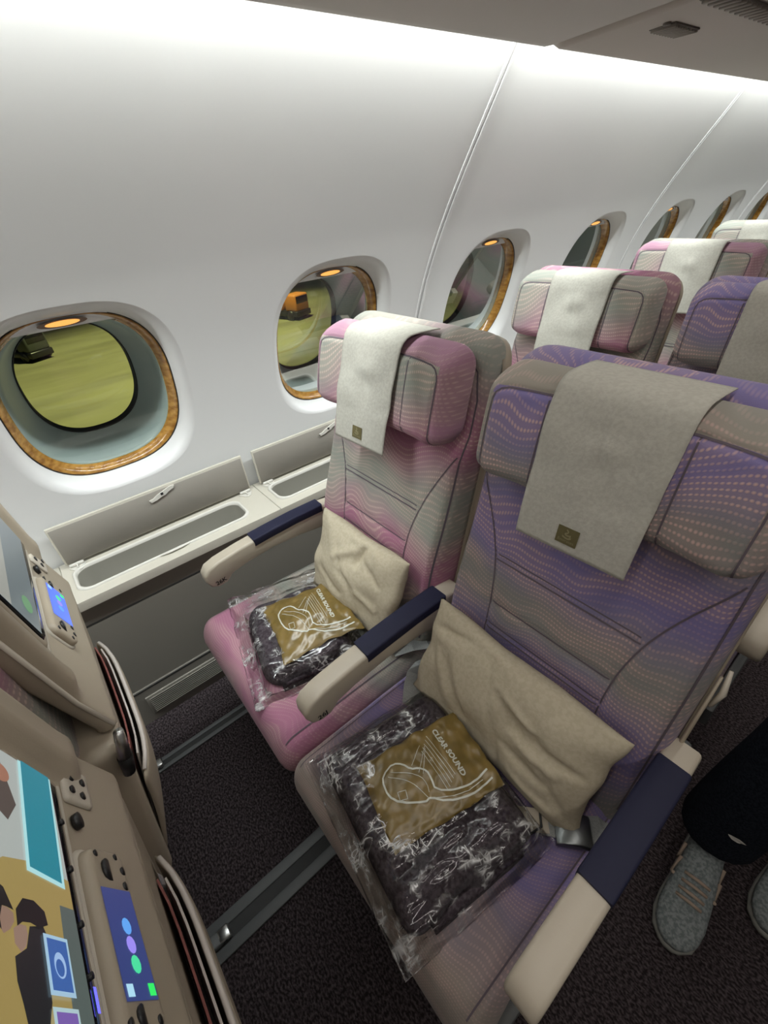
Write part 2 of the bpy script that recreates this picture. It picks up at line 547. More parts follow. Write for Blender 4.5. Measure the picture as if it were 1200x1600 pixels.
class Pad:
    """upholstered pad over (a,b): a in [-A,A], b in [B0,B1], rounded corners; F front swell, G back swell"""

    def __init__(self, A, B0, B1, Rt, Rb, r, F, G, place, grooves=(), gd=0.006, gw=0.006):
        self.__dict__.update(locals())

    def hw(self, b):
        h = np.full(np.shape(b), float(self.A))
        dz = np.clip(b - (self.B1 - self.Rt), 0, self.Rt)
        h = h - (self.Rt - np.sqrt(np.clip(self.Rt ** 2 - dz ** 2, 0, None)))
        dz = np.clip((self.B0 + self.Rb) - b, 0, self.Rb)
        h = h - (self.Rb - np.sqrt(np.clip(self.Rb ** 2 - dz ** 2, 0, None)))
        return h

    def e(self, a, b):
        hw = self.hw(b)
        return edge_round(hw - np.abs(a), self.r) * edge_round(np.minimum(self.B1 - b, b - self.B0), self.r)

    def c(self, a, b):
        a = np.asarray(a, float)
        b = np.asarray(b, float)
        v = self.F(a, b) * self.e(a, b)
        for g in self.grooves:
            v = v - self.gd * np.exp(-(pline_dist(a, b, g) / self.gw) ** 2) * self.e(a, b)
        return v

    def S(self, a, b, off=0.0):
        return self.place(np.asarray(a, float), np.asarray(b, float), self.c(a, b) + off)

    def build(self, name, material, parent=None, nu=56, nv=72, matfn=None):
        t = np.linspace(-1, 1, nu)
        u = 0.45 * t + 0.55 * np.sin(t * math.pi / 2)
        t2 = np.linspace(-1, 1, nv)
        v = 0.45 * t2 + 0.55 * np.sin(t2 * math.pi / 2)
        b = self.B0 + (self.B1 - self.B0) * (v + 1) / 2
        Bg = np.repeat(b[:, None], nu, 1)
        Ag = u[None, :] * self.hw(Bg)
        fr = np.stack(self.place(Ag, Bg, self.c(Ag, Bg)), -1).reshape(-1, 3)
        bk = np.stack(self.place(Ag, Bg, -self.G(Ag, Bg) * self.e(Ag, Bg)), -1).reshape(-1, 3)
        V = np.concatenate([fr, bk])
        n = nu * nv
        F = []
        mi = []
        for j in range(nv - 1):
            for i in range(nu - 1):
                q = j * nu + i
                k = 0
                if matfn:
                    k = matfn((Ag[j, i] + Ag[j, i + 1]) / 2, (Bg[j, i] + Bg[j + 1, i]) / 2)
                F.append((q, q + 1, q + nu + 1, q + nu))
                mi.append(k)
                F.append((n + q, n + q + nu, n + q + nu + 1, n + q + 1))
                mi.append(matfn(9, 9) if matfn else 0)
        me = bpy.data.meshes.new(name)
        me.from_pydata(V.tolist(), [], F)
        me.polygons.foreach_set('material_index', mi)
        bm = bmesh.new()
        bm.from_mesh(me)
        bmesh.ops.remove_doubles(bm, verts=bm.verts, dist=2e-5)
        bmesh.ops.recalc_face_normals(bm, faces=bm.faces)
        bm.to_mesh(me)
        bm.free()
        return link(name, me, material, parent)


def resample(pl, step):
    out = []
    for (x0, y0), (x1, y1) in zip(pl[:-1], pl[1:]):
        n = max(1, int(math.hypot(x1 - x0, y1 - y0) / step))
        for i in range(n):
            out.append((x0 + (x1 - x0) * i / n, y0 + (y1 - y0) * i / n))
    out.append(pl[-1])
    return out


def chaikin(pl, k=2):
    for _ in range(k):
        o = [pl[0]]
        for p, q in zip(pl[:-1], pl[1:]):
            o.append((p[0] * .75 + q[0] * .25, p[1] * .75 + q[1] * .25))
            o.append((p[0] * .25 + q[0] * .75, p[1] * .25 + q[1] * .75))
        o.append(pl[-1])
        pl = o
    return pl


def ribbon(name, lines, width, surf, off, material, parent, step=0.008):
    """flat strips laid along poly-lines on a surface; surf(a,b,off)->xyz arrays"""
    V, F = [], []
    for pl in lines:
        p = np.array(resample(pl, step))
        t = np.gradient(p, axis=0)
        t /= np.linalg.norm(t, axis=1)[:, None] + 1e-9
        nn = np.stack([-t[:, 1], t[:, 0]], 1) * width / 2
        b0 = len(V)
        for s in (-1, 1):
            q = p + nn * s
            x, y, z = surf(q[:, 0], q[:, 1], off)
            V += list(np.stack([x, y, z], -1))
        k = len(p)
        F += [(b0 + i, b0 + i + 1, b0 + k + i + 1, b0 + k + i) for i in range(k - 1)]
    return mesh(name, V, F, material, parent, recalc=False)


def text_on(name, txt, size, surf, org, ang, off, material, parent, align='LEFT', bold=0.0):
    cu = bpy.data.curves.new(name, 'FONT')
    cu.body = txt
    cu.size = size
    cu.align_x = align
    cu.resolution_u = 3
    cu.offset = bold
    to = bpy.data.objects.new(name, cu)
    COL.objects.link(to)
    dg = bpy.context.evaluated_depsgraph_get()
    me = bpy.data.meshes.new_from_object(to.evaluated_get(dg))
    bpy.data.objects.remove(to)
    bpy.data.curves.remove(cu)
    n = len(me.vertices)
    co = np.zeros(n * 3)
    me.vertices.foreach_get('co', co)
    co = co.reshape(-1, 3)
    c, s = math.cos(ang), math.sin(ang)
    a = org[0] + co[:, 0] * c - co[:, 1] * s
    b = org[1] + co[:, 0] * s + co[:, 1] * c
    x, y, z = surf(a, b, off)
    me.vertices.foreach_set('co', np.stack([x, y, z], -1).astype(np.float32).ravel())
    me.materials.clear()
    return link(name, me, material, parent, False)


def fbm(p, sc, oc=3):
    return noise.fractal(Vector(p) * sc, 1.0, 2.0, oc)


# ------------------------------------------------------------------ cabin shell
WP = [-0.2654617, 1.16248551, -1.44519073, 0.73143212, -1.60439197]


def WX(z):
    return np.polyval(WP, z)


PANEL = 1.62
SEAM0 = 1.30
FLOOR_X0, FLOOR_X1, Y0, Y1 = -1.245, 2.6, -1.94, 6.16

fl = S_struct(mesh('floor', [(FLOOR_X0 - .2, Y0, 0), (FLOOR_X1, Y0, 0), (FLOOR_X1, Y1, 0), (FLOOR_X0 - .2, Y1, 0),
                             (FLOOR_X0 - .2, Y0, -.05), (FLOOR_X1, Y0, -.05), (FLOOR_X1, Y1, -.05), (FLOOR_X0 - .2, Y1, -.05)],
                   [(0, 1, 2, 3), (7, 6, 5, 4), (0, 4, 5, 1), (1, 5, 6, 2), (2, 6, 7, 3), (3, 7, 4, 0)], CARPET, smooth=False))
S_struct(prism('ceiling', [(-1.02, 1.93), (-.6, 2.17), (0.2, 2.25), (1.0, 2.25), (2.6, 2.2), (2.6, 2.3), (-1.1, 2.3)], Y0, Y1, 'xz', CEIL))
S_struct(box('wall_right', (2.63, (Y0 + Y1) / 2, 1.1), (.06, Y1 - Y0, 2.3), WHITE, bev=0))
S_struct(box('wall_front', (.5, Y0 - .03, 1.1), (4.2, .06, 2.4), BINM, bev=0))
S_struct(box('wall_rear', (.5, Y1 + .03, 1.1), (4.2, .06, 2.4), BINM, bev=0))

# sidewall: dado below, white panels with window openings above
wall = S_struct(prism('wall_left', [(-1.245, 0.0), (-1.245, .155), (-1.252, .165), (-1.252, .495), (-1.257, .498), (-1.257, .502), (-1.252, .505),
                                    (-1.250, .560), (-1.258, .575), (-1.285, .578), (-1.285, 0.40), (-1.50, 0.38), (-1.50, 0.0)], Y0, Y1, 'xz', DADO, smooth=False))
box('groove', (-1.2525, (Y0 + Y1) / 2, .5), (.002, Y1 - Y0, .004), DARKLINE, wall, bev=0)
box('groove', (-1.2475, (Y0 + Y1) / 2, .158), (.006, Y1 - Y0, .006), DARKLINE, wall, bev=0)


def slanted_grille(y0, y1):
    fr = []
    g = box('vent_grille', (-1.2445, (y0 + y1) / 2, .078), (.008, y1 - y0, .092), DADO, wall, bev=.003)
    box('recess', (-1.2403, (y0 + y1) / 2, .078), (.001, y1 - y0 - .02, .072), DARKLINE, g, bev=0)
    k = 9
    for i in range(k):
        z = .078 - .034 + .068 * i / (k - 1)
        box('slat', (-1.2385, (y0 + y1) / 2, z), (.004, y1 - y0 - .02, .0042), DADO, g, bev=.001, seg=1)


for yy in (-.15, .68, 1.5):
    slanted_grille(yy, yy + .55)

WIN_A, WIN_B, WIN_Z, WIN_N = .25, .278, 1.040, 2.8
NTH = 96
dxz = float(np.polyval(np.polyder(WP), WIN_Z))
TV = np.array([dxz, 0, 1.0]) / math.hypot(dxz, 1)
NV = np.array([-1, 0, .12])
NV /= np.linalg.norm(NV)
ZB, ZT = .585, 1.93


def se(th, a, b, n=WIN_N):
    c, s = math.cos(th), math.sin(th)
    return (math.copysign(abs(c) ** (2 / n), c) * a, math.copysign(abs(s) ** (2 / n), s) * b)


def win_ring(yc, inset, d):
    """ring of points on the window axis system: inset from the rim, depth d outward"""
    o = []
    for i in range(NTH):
        u, v = se(2 * math.pi * i / NTH, WIN_A - inset, WIN_B - inset, WIN_N - .45 * min(1, inset / .1))
        u0, v0 = se(2 * math.pi * i / NTH, WIN_A, WIN_B)
        base = np.array([0, yc + u, WIN_Z + v * TV[2]])
        plane_x = WX(WIN_Z) + v * TV[0]
        k = min(1, d / .03)
        base[0] = WX(base[2]) * (1 - k) + plane_x * k
        o.append(base + NV * d)
    return o


def bridge(rings, closed=True):
    V = [p for r in rings for p in r]
    n = len(rings[0])
    F = []
    for j in range(len(rings) - 1):
        for i in range(n):
            k = (i + 1) % n
            F.append((j * n + i, j * n + k, (j + 1) * n + k, (j + 1) * n + i))
    return V, F


def wall_panel(y0, y1, centres):
    V, F = [], []
    edges = [y0 + .006] + [(centres[0] + centres[1]) / 2] + [y1 - .006]
    for c, (ya, yb) in zip(centres, ((edges[0], edges[1]), (edges[1], edges[2]))):
        hole = [se(2 * math.pi * i / NTH, WIN_A, WIN_B) for i in range(NTH)]
        hole = [(c + u, WIN_Z + v * TV[2]) for u, v in hole]
        outer = []
        for (y, z) in hole:
            dy, dz = y - c, z - WIN_Z
            t = min(((yb if dy > 0 else ya) - c) / dy if abs(dy) > 1e-9 else 1e9,
                    ((ZT if dz > 0 else ZB) - WIN_Z) / dz if abs(dz) > 1e-9 else 1e9)
            outer.append([c + dy * t, WIN_Z + dz * t])
        for cy in (ya, yb):
            for cz in (ZB, ZT):
                k = min(range(NTH), key=lambda i: (outer[i][0] - cy) ** 2 + (outer[i][1] - cz) ** 2)
                outer[k] = [cy, cz]
        rings = []
        for t in (0, .015, .04, .1, .2, .32, .46, .6, .73, .86, 1.0):
            r = []
            for (y, z), (yo, zo) in zip(hole, outer):
                yy, zz = y + (yo - y) * t, z + (zo - z) * t
                r.append((float(WX(zz)), yy, zz))
            rings.append(r)
        v, f = bridge(rings)
        b = len(V)
        V += v
        F += [tuple(b + i for i in q) for q in f]
    return mesh('wall_panel', V, F, WHITE, wall, weld=1e-4)


def window(idx, yc):
    root = S_struct(empty('window_%d' % idx, (0, 0, 0)))
    prof = [(0, 0), (.004, .0005), (.010, .0025), (.018, .008), (.025, .016), (.030, .025), (.033, .036)]
    V, F = bridge([win_ring(yc, i, d) for i, d in prof])
    mesh('reveal', V, F, WHITE2, root)
    V, F = bridge([win_ring(yc, i, d) for i, d in ((.033, .036), (.0345, .038), (.0360, .038))])
    mesh('shadow_gap', V, F, DARKLINE, root)
    V, F = bridge([win_ring(yc, i, d) for i, d in ((.0360, .0375), (.0368, .0365), (.039, .037), (.046, .050), (.053, .064), (.054, .068))])
    mesh('wood_ring', V, F, WOOD, root)
    r = win_ring(yc, .0545, .069)
    V = [np.mean(r, 0)] + r
    mesh('inner_pane', V, [(0, 1 + i, 1 + (i + 1) % NTH) for i in range(NTH)], PANE, root, smooth=False)
    V, F = bridge([win_ring(yc, i, d) for i, d in ((.054, .070), (.058, .073), (.066, .10), (.076, .15), (.09, .195), (.098, .21))])
    mesh('funnel', V, F, FUNNEL, root)
    V, F = bridge([win_ring(yc, i, d) for i, d in ((.098, .21), (.0985, .208), (.102, .211), (.103, .235))])
    mesh('gasket', V, F, GASKET, root)
    r = win_ring(yc, .1025, .225)
    V = [np.mean(r, 0)] + r
    mesh('outer_pane', V, [(0, 1 + i, 1 + (i + 1) % NTH) for i in range(NTH)], PANE2, root, smooth=False)
    # hood over the top of the ring with the amber lamp in it
    V, F = [], []
    a, b = WIN_A - .031, WIN_B - .031
    vch = b - .038
    cols = 33
    um = a * (1 - (vch / b) ** WIN_N) ** (1 / WIN_N)
    P0 = np.array([WX(WIN_Z), yc, WIN_Z])

    def hp(u, v, d):
        return P0 + np.array([0, 1, 0]) * u + TV * v + NV * d
    for j in range(6):
        t = j / 5
        for i in range(cols):
            u = -um * .995 + 2 * um * .995 * i / (cols - 1)
            vt = b * max(0, 1 - (abs(u) / a) ** WIN_N) ** (1 / WIN_N)
            vv = vt + (vch - vt) * t
            V.append(hp(u, vv, .031 + .020 * t + .004 * math.sin(t * math.pi)))
    for i in range(cols):
        u = -um * .995 + 2 * um * .995 * i / (cols - 1)
        V.append(hp(u, vch + .004, .066))
    for j in range(6):
        for i in range(cols - 1):
            F.append((j * cols + i, j * cols + i + 1, (j + 1) * cols + i + 1, (j + 1) * cols + i))
    hood = mesh('shade_hood', V, F, WHITE2, root)

    def disc(name, ru, rv, d, m, parent):
        V = [hp(0, b - .023, d)]
        for i in range(32):
            th = 2 * math.pi * i / 32
            V.append(hp(math.cos(th) * ru, b - .023 + math.sin(th) * rv, d + (.6 * (-math.sin(th) * rv))))
        return mesh(name, V, [(0, 1 + i, 1 + (i + 1) % 32) for i in range(32)], m, parent, smooth=False)
    disc('lamp_recess', .055, .011, .040, AMBERSEAT, hood)
    disc('lamp', .038, .008, .0392, AMBER, hood)
    return root


wi = 1
panel_spans = [(SEAM0 + PANEL * k, SEAM0 + PANEL * (k + 1)) for k in (-2, -1, 0, 1, 2)]
for pi, (a, b) in enumerate(panel_spans):
    c = (a + b) / 2
    cs = [c - .405, c + .405]
    if pi == 1:
        cs = [.118, .900]
    wall_panel(a, b, cs)
    for yc in cs:
        window(wi, yc)
        wi += 1
ti = 1
for k in range(-1, 4):
    ys = SEAM0 + PANEL * (k - 1) + PANEL
    if k == 3:
        break
    zz = np.linspace(ZB, ZT, 30)
    # recessed joint strip with a raised cover lip
    V, F = [], []
    prof = [(-.011, .004), (-.010, -.003), (-.002, -.004), (-.001, .012), (.004, .012), (.005, -.005), (.014, -.008), (.018, -.007), (.0185, .004)]
    for z in zz:
        for (u, d) in prof:
            V.append((float(WX(z)) - d, ys + u, float(z)))
    n = len(prof)
    for j in range(len(zz) - 1):
        for i in range(n - 1):
            F.append((j * n + i, j * n + i + 1, (j + 1) * n + i + 1, (j + 1) * n + i))
    t = S_struct(mesh('trim_%d' % ti, V, F, WHITE2, None))
    autosmooth(t, 30)
    ti += 1

# back of the sidewall (hull liner), keeps the cabin dark outside the windows
# ------------------------------------------------------------------ seat tracks
def track(x, wid, label):
    t = empty('seat_track_cover', (x, 0, 0))
    L = Y1 - Y0
    yc = (Y0 + Y1) / 2
    box('side_strip', (-wid / 2 + wid * .16, yc, .004), (wid * .32, L, .008), TRACK, t, bev=.002)
    box('side_strip', (wid / 2 - wid * .16, yc, .004), (wid * .32, L, .008), TRACK, t, bev=.002)
    box('groove', (0, yc, .002), (wid * .36, L, .004), TRACKD, t, bev=0)
    tag(t, label, 'seat track', 'seat track covers on the carpet')


track(-1.065, .045, 'narrow grey seat track cover on the carpet nearest the wall')
track(-.535, .085, 'wide grey grooved seat track cover under the gap between pink and purple seats')

# ------------------------------------------------------------------ side storage bins along the wall
LZ = .598


def rr(y0, y1, x0, x1, r, n=8):
    pts = []
    for (cx, cy, a0) in ((x1 - r, y1 - r, 0), (x0 + r, y1 - r, 90), (x0 + r, y0 + r, 180), (x1 - r, y0 + r, 270)):
        for i in range(n + 1):
            a = math.radians(a0 + 90 * i / n)
            pts.append((cx + r * math.cos(a), cy + r * math.sin(a)))
    return pts


def storage_bin(y0, y1, label):
    root = empty('side_storage_bin', (-1.34, (y0 + y1) / 2, LZ))
    ox, oy, oz = -1.34, (y0 + y1) / 2, LZ

    def L(p):
        return (p[0] - ox, p[1] - oy, p[2] - oz)
    hy0, hy1, hx0, hx1 = y0 + .012, y1 - .075, -1.402, -1.283
    hole = rr(hy0, hy1, hx0, hx1, .035)
    # the inboard rim dips in a soft wave towards the middle
    def wave(x, y):
        if x < -1.34:
            return x
        t = (y - hy0) / (hy1 - hy0)
        return x + .010 * math.sin(t * math.pi * 3 + .4) * math.sin(t * math.pi)
    hole = [(wave(x, y), y) for x, y in hole]
    n = len(hole)
    X0, X1, Ya, Yb = -1.462, -1.236, y0 - .02, y1 + .02
    outer = []
    cx, cy = (hx0 + hx1) / 2, (hy0 + hy1) / 2
    for (x, y) in hole:
        dx, dy = x - cx, y - cy
        t = min(((X1 if dx > 0 else X0) - cx) / dx if abs(dx) > 1e-9 else 1e9, ((Yb if dy > 0 else Ya) - cy) / dy if abs(dy) > 1e-9 else 1e9)
        outer.append([cx + dx * t, cy + dy * t])
    for qx in (X0, X1):
        for qy in (Ya, Yb):
            k = min(range(n), key=lambda i: (outer[i][0] - qx) ** 2 + (outer[i][1] - qy) ** 2)
            outer[k] = [qx, qy]
    down = [(x, y, LZ - .03) for x, y in outer]
    V, F = bridge([[L(p) for p in down], [L((x, y, LZ - .004)) for x, y in outer],
                   [L((x + (cx - x) * .01, y + (cy - y) * .004, LZ)) for x, y in outer], [L((x, y, LZ)) for x, y in hole]])
    pl = mesh('top_plate', V, F, LEDGE, root)
    autosmooth(pl, 40)

    def off(k, z):
        return [L((x + (k if x < cx else -k) * (-1), y + (k if y < cy else -k) * (-1), z)) for x, y in hole]
    V, F = bridge([off(.007, LZ + .0), off(.006, LZ + .005), off(.002, LZ + .007), off(-.002, LZ + .004), off(-.003, LZ - .008)])
    mesh('rim', V, F, PLWHITE, root)
    V, F = bridge([off(-.003, LZ - .004), off(-.006, LZ - .14), off(-.016, LZ - .155)])
    k = len(V)
    V.append(L((cx, cy, LZ - .155)))
    F += [(2 * n + i, 2 * n + (i + 1) % n, k) for i in range(n)]
    mesh('well', V, F, WELL, root)
    # divider step inside the well
    box('divider', L((cx, y0 + .06, LZ - .13)), (.09, .012, .05), PLWHITE, root, bev=.005)
    # a raised pull tab in the front rim
    tube('pull_tab', [L((hx1 + .006, hy0 + .22, LZ + .004)), L((hx1 + .009, hy0 + .25, LZ + .006)), L((hx1 + .008, hy0 + .29, LZ + .006)), L((hx1 + .004, hy0 + .32, LZ + .003))],
         [.002, .006, .006, .002], PLWHITE, root, flat=.5)
    # open lid standing at the back
    M_ = Matrix.Translation(Vector(L((-1.437, 0, LZ + .008)))) @ Matrix.Rotation(math.radians(5), 4, 'Y')
    M_ = Matrix.Translation(Vector(L((-1.432, (y0 + y1) / 2, LZ + .010)))) @ Matrix.Rotation(math.radians(-4), 4, 'Y')
    lid = box('lid', (0, 0, .066), (.010, y1 - y0, .132), LEDGE, root, bev=.003, M=M_)
    box('lining', (.0052, 0, .063), (.002, y1 - y0 - .010, .120), LIDIN, lid, bev=.0008, seg=1, M=M_)
    # white wing latch
    pts = [(-.043, -.012), (-.030, -.010), (-.012, -.001), (0, .002), (.014, .007), (.032, .012), (.044, .011), (.040, .003), (.022, -.003), (.010, -.010), (-.004, -.012), (-.020, -.018), (-.038, -.020)]
    V, F = [], []
    for d in (0, .006):
        V += [M_ @ Vector((.006 + d, p[0] + .02, p[1] + .112)) for p in pts]
    m = len(pts)
    F = [tuple(range(m)), tuple(range(2 * m - 1, m - 1, -1))] + [(i, (i + 1) % m, m + (i + 1) % m, m + i) for i in range(m)]
    la = mesh('latch', V, F, PLWHITE, lid, smooth=False)
    box('latch_pin', (.0125, .020, .110), (.003, .008, .008), BLACKPL, lid, bev=.001, M=M_)
    # two hinges on the plate
    for hy in (y0 + .005, y1 - .048):
        h = prism('hinge', [(x, y) for x, y in [(-1.424, hy + .043), (-1.424, hy), (-1.418, hy - .002), (-1.398, hy + .012), (-1.392, hy + .022), (-1.398, hy + .034), (-1.418, hy + .045)]][::-1],
                  LZ, LZ + .004, 'xy', PLWHITE, root, bev=.001)
        h.data.transform(Matrix.Translation(Vector((-ox, -oy, -oz))))
        box('hinge_knuckle', L((-1.420, hy + .022, LZ + .009)), (.010, .040, .010), PLWHITE, h, bev=.003)
        box('hinge_rib', L((-1.409, hy + .022, LZ + .007)), (.022, .004, .008), PLWHITE, h, bev=.0015)
    tag(root, label, 'storage bin', 'lidded storage bins along the sidewall')
    return root


storage_bin(-.150, .462, 'open side storage bin under the nearest window, beside the empty floor')
storage_bin(.502, 1.114, 'open side storage bin beside the pink front seat, under the second window')
storage_bin(1.335, 1.945, 'open side storage bin behind the pink front seat, under the third window')
storage_bin(1.985, 2.60, 'open side storage bin beside the second pink seat, mostly hidden')
S_struct(box('trim_90', (-1.349, 1.225, LZ - .012), (.226, .18, .024), LEDGE, bev=.003))
S_struct(box('trim_91', (-1.349, -1.055, LZ - .012), (.226, 1.77, .024), LEDGE, bev=.003))
S_struct(box('trim_92', (-1.349, 4.39, LZ - .012), (.226, 3.54, .024), LEDGE, bev=.003))

# ------------------------------------------------------------------ overhead bins
BX = [(-.872, 1.722), (-.868, 1.708), (-.855, 1.700), (-.835, 1.699), (-.60, 1.708), (-.40, 1.722), (-.28, 1.745), (-.225, 1.80), (-.215, 1.90), (-.27, 2.06),
      (-.45, 2.13), (-.86, 2.02), (-.885, 1.90), (-.880, 1.75)]


def uz(x):
    return float(np.interp(x, [-.835, -.60, -.40], [1.699, 1.708, 1.722]))


def overhead(y0, y1, label):
    cy = (y0 + y1) / 2
    root = empty('overhead_bin', (-.55, cy, 1.70))
    b = prism('body', BX[::-1], y0, y1, 'xz', BINM, root, bev=.022, seg=4, deg=60)
    b.data.transform(Matrix.Translation((.55, -cy, -1.70)))
    tag(root, label, 'overhead bin', 'overhead bins along the sidewall')
    return root, cy


def ceiling_grille(root, cy, xa, xb, ya, yb, n, name, along='x', frame=True):
    def L(x, y, z):
        return (x + .55, y - cy, z - 1.70)
    xm, ym = (xa + xb) / 2, (ya + yb) / 2
    g = box(name, L(xm, ym, uz(xm) - .0005), (xb - xa, yb - ya, .004), GRILLE, root, bev=.001, seg=1)
    for i in range(n):
        if along == 'x':
            y = ya + (yb - ya) * (i + .5) / n
            box('slat', L(xm, y, uz(xm) - .004), (xb - xa - .004, (yb - ya) / n * .42, .005), SLATM, g, bev=.001, seg=1)
        else:
            x = xa + (xb - xa) * (i + .5) / n
            box('slat', L(x, ym, uz(xm) - .004), ((xb - xa) / n * .42, yb - ya - .004, .005), SLATM, g, bev=.001, seg=1)
    return g


b0, c0 = overhead(Y0, 1.222, 'smooth taupe overhead bin underside above the nearest windows')
b1, c1 = overhead(1.234, 2.86, 'taupe overhead bin with a small square grille and a long louvre underneath')
b2, c2 = overhead(2.872, 4.50, 'taupe overhead bin beyond the louvred bin, at the far right')
overhead(4.512, Y1, 'farthest taupe overhead bin, out at the rear of the cabin')
g = ceiling_grille(b1, c1, -.695, -.640, 1.345, 1.465, 9, 'speaker_grille')
for yy in (1.335, 1.475):
    tube('screw_cap', [(-.668 + .55 + (.015 if yy < 1.4 else -.015), yy - c1, uz(-.668) - 1.70 - .003), (-.668 + .55 + (.015 if yy < 1.4 else -.015), yy - c1, uz(-.668) - 1.70 + .002)], .008, GRILLE, b1, n=12, up=(1, 0, 0))
ceiling_grille(b1, c1, -.565, -.515, 1.26, 1.95, 26, 'louvre')
ceiling_grille(b1, c1, -.565, -.515, 1.97, 2.66, 26, 'louvre')

# ------------------------------------------------------------------ seats
XK, XJ = -.80, -.265
PITCH = .80


def yfront(z):
    return .50 + .25 * (z - .46)


def sym(pl):
    return [pl, [(-a, b) for a, b in pl]]


side_seam = chaikin([(.226, .985), (.170, .885), (.140, .80), (.128, .70), (.135, .50)])
H1 = [(-.150, .842), (.150, .842)]
H1b = [(-.146, .834), (.146, .834)]
H2 = [(-.128, .742), (.128, .742)]
H3 = [(-.126, .690), (.126, .690)]
H3b = [(-.126, .682), (.126, .682)]
outer_seam = [(.228, .50), (.232, .80), (.232, 1.10), (.222, 1.155), (.19, 1.185)]
back_grooves = sym(side_seam) + [H1, H2, H3] + sym(outer_seam)


def backF(a, b):
    v = .060 + .012 * np.exp(-((b - .72) / .12) ** 2)          # lumbar swell
    v = v + .010 * np.clip((np.abs(a) - .13) / .09, 0, 1) * np.clip((1.0 - b) / .3, 0, 1)   # side bolsters
    v = v - .020 * np.clip((b - .98) / .05, 0, 1)              # hollow behind the headrest
    return v


BACK = Pad(.246, .43, 1.216, .060, .05, .032, backF, lambda a, b: .045 + 0 * a,
           lambda a, b, c: (a, yfront(b) + .058 - c, b), back_grooves, .005, .005)


def headF(a, b):
    return .052 + .020 * np.clip((np.abs(a) - .12) / .1, 0, 1) ** 1.5 + .006 * np.cos((b - 1.117) / .1 * 1.4)


head_border = chaikin([(-.199, 1.022), (-.203, 1.16), (-.196, 1.182), (-.17, 1.188), (.17, 1.188), (.196, 1.182), (.203, 1.16), (.199, 1.022)], 1)
head_v = [[(.105, 1.022), (.105, 1.188)], [(-.105, 1.022), (-.105, 1.188)]]
HEAD = Pad(.230, 1.018, 1.214, .045, .050, .040, headF, lambda a, b: .030 + 0 * a,
           lambda a, b, c: (a + .012, yfront(b) - .022 - c, b), [head_border] + head_v, .004, .004)


def cushF(a, b):
    v = .078 - .012 * np.exp(-((a) / .16) ** 2) * np.clip((b - .14) / .1, 0, 1)
    return v - .012 * np.clip((b - .35) / .2, 0, 1)


cush_groove = sym([(.236, .10), (.236, .53)])
CUSH = Pad(.266, .076, .560, .03, .035, .050, cushF, lambda a, b: .065 + 0 * a,
           lambda a, b, c: (a - .013, b, .412 + c), cush_groove, .005, .005)

_proto = {}


def protos():
    def grab(key, o):
        me = o.data
        bpy.data.objects.remove(o)
        _proto[key] = me
    grab('back', BACK.build('backrest', [FAB['K']['back']], None, 72, 110))
    for i, ln in enumerate(sym(side_seam) + [H1, H1b, H2, H3, H3b] + sym(outer_seam)):
        grab('backseam%d' % i, ribbon('seam', [ln], .0028, BACK.S, .0026, SEAM, None))

    def hm(a, b):
        if a > 5:
            return 1
        return 1 if (abs(a) > .201 or b > 1.187) else 0
    grab('head', HEAD.build('headrest', [FAB['K']['head'], FAB['K']['border']], None, 72, 64, hm))
    for i, ln in enumerate([head_border] + head_v):
        grab('headseam%d' % i, ribbon('seam', [ln], .0026, HEAD.S, .0022, SEAM, None))
    grab('cush', CUSH.build('seat_cushion', [FAB['K']['seat']], None, 56, 64))
    for i, ln in enumerate(cush_groove):
        grab('cushseam%d' % i, ribbon('seam', [ln], .0026, CUSH.S, .0022, SEAM, None))
    # rear shell, thin, wraps the sides of the backrest
    sh = Pad(.249, .40, 1.208, .064, .05, .02, lambda a, b: -.012 + 0 * a, lambda a, b: .050 + 0 * a,
             lambda a, b, c: (a, yfront(b) + .066 - c, b))
    grab('shell', sh.build('back_shell', [SHELL], None, 40, 60))


protos()


def inst(name, key, mats, parent):
    o = bpy.data.objects.new(name, _proto[key])
    COL.objects.link(o)
    o.parent = parent
    for i, m_ in enumerate(mats):
        o.material_slots[i].link = 'OBJECT'
        o.material_slots[i].material = m_
    return o


def armrest(parent, x, w, txt=None, name='armrest'):
    """parts of an armrest at local x: cream arm, navy pad on top, front nose"""
    side = [(.60, .640), (.60, .664), (.55, .671), (.45, .672), (.36, .668), (.26, .660), (.19, .650), (.160, .640), (.146, .622), (.145, .600), (.155, .578),
            (.175, .568), (.200, .570), (.222, .590), (.27, .600), (.36, .608), (.45, .602), (.54, .590), (.60, .586)]
    arm = prism(name, side, x - w / 2, x + w / 2, 'yz', CREAM, parent, bev=.008, seg=3, deg=50)
    up = [(.545, .6715), (.45, .6725), (.36, .6685), (.305, .6645)]
    pad = [(y, z + .0045) for y, z in up] + [(y, z - .022) for y, z in reversed(up)]
    prism('arm_pad', pad, x - w / 2 - .0018, x + w / 2 + .0018, 'yz', NAVY, arm, bev=.005, seg=3, deg=50)
    if txt:
        # number on the aisle-facing side of the nose, reading towards the rear of the cabin
        text_on('seat_number', txt, .019, lambda a, b, off: (np.full(np.shape(a), x + w / 2 + off), a, b), (.168, .579), 0.10, .0006, PRINTD, arm, bold=.0005)
    return arm


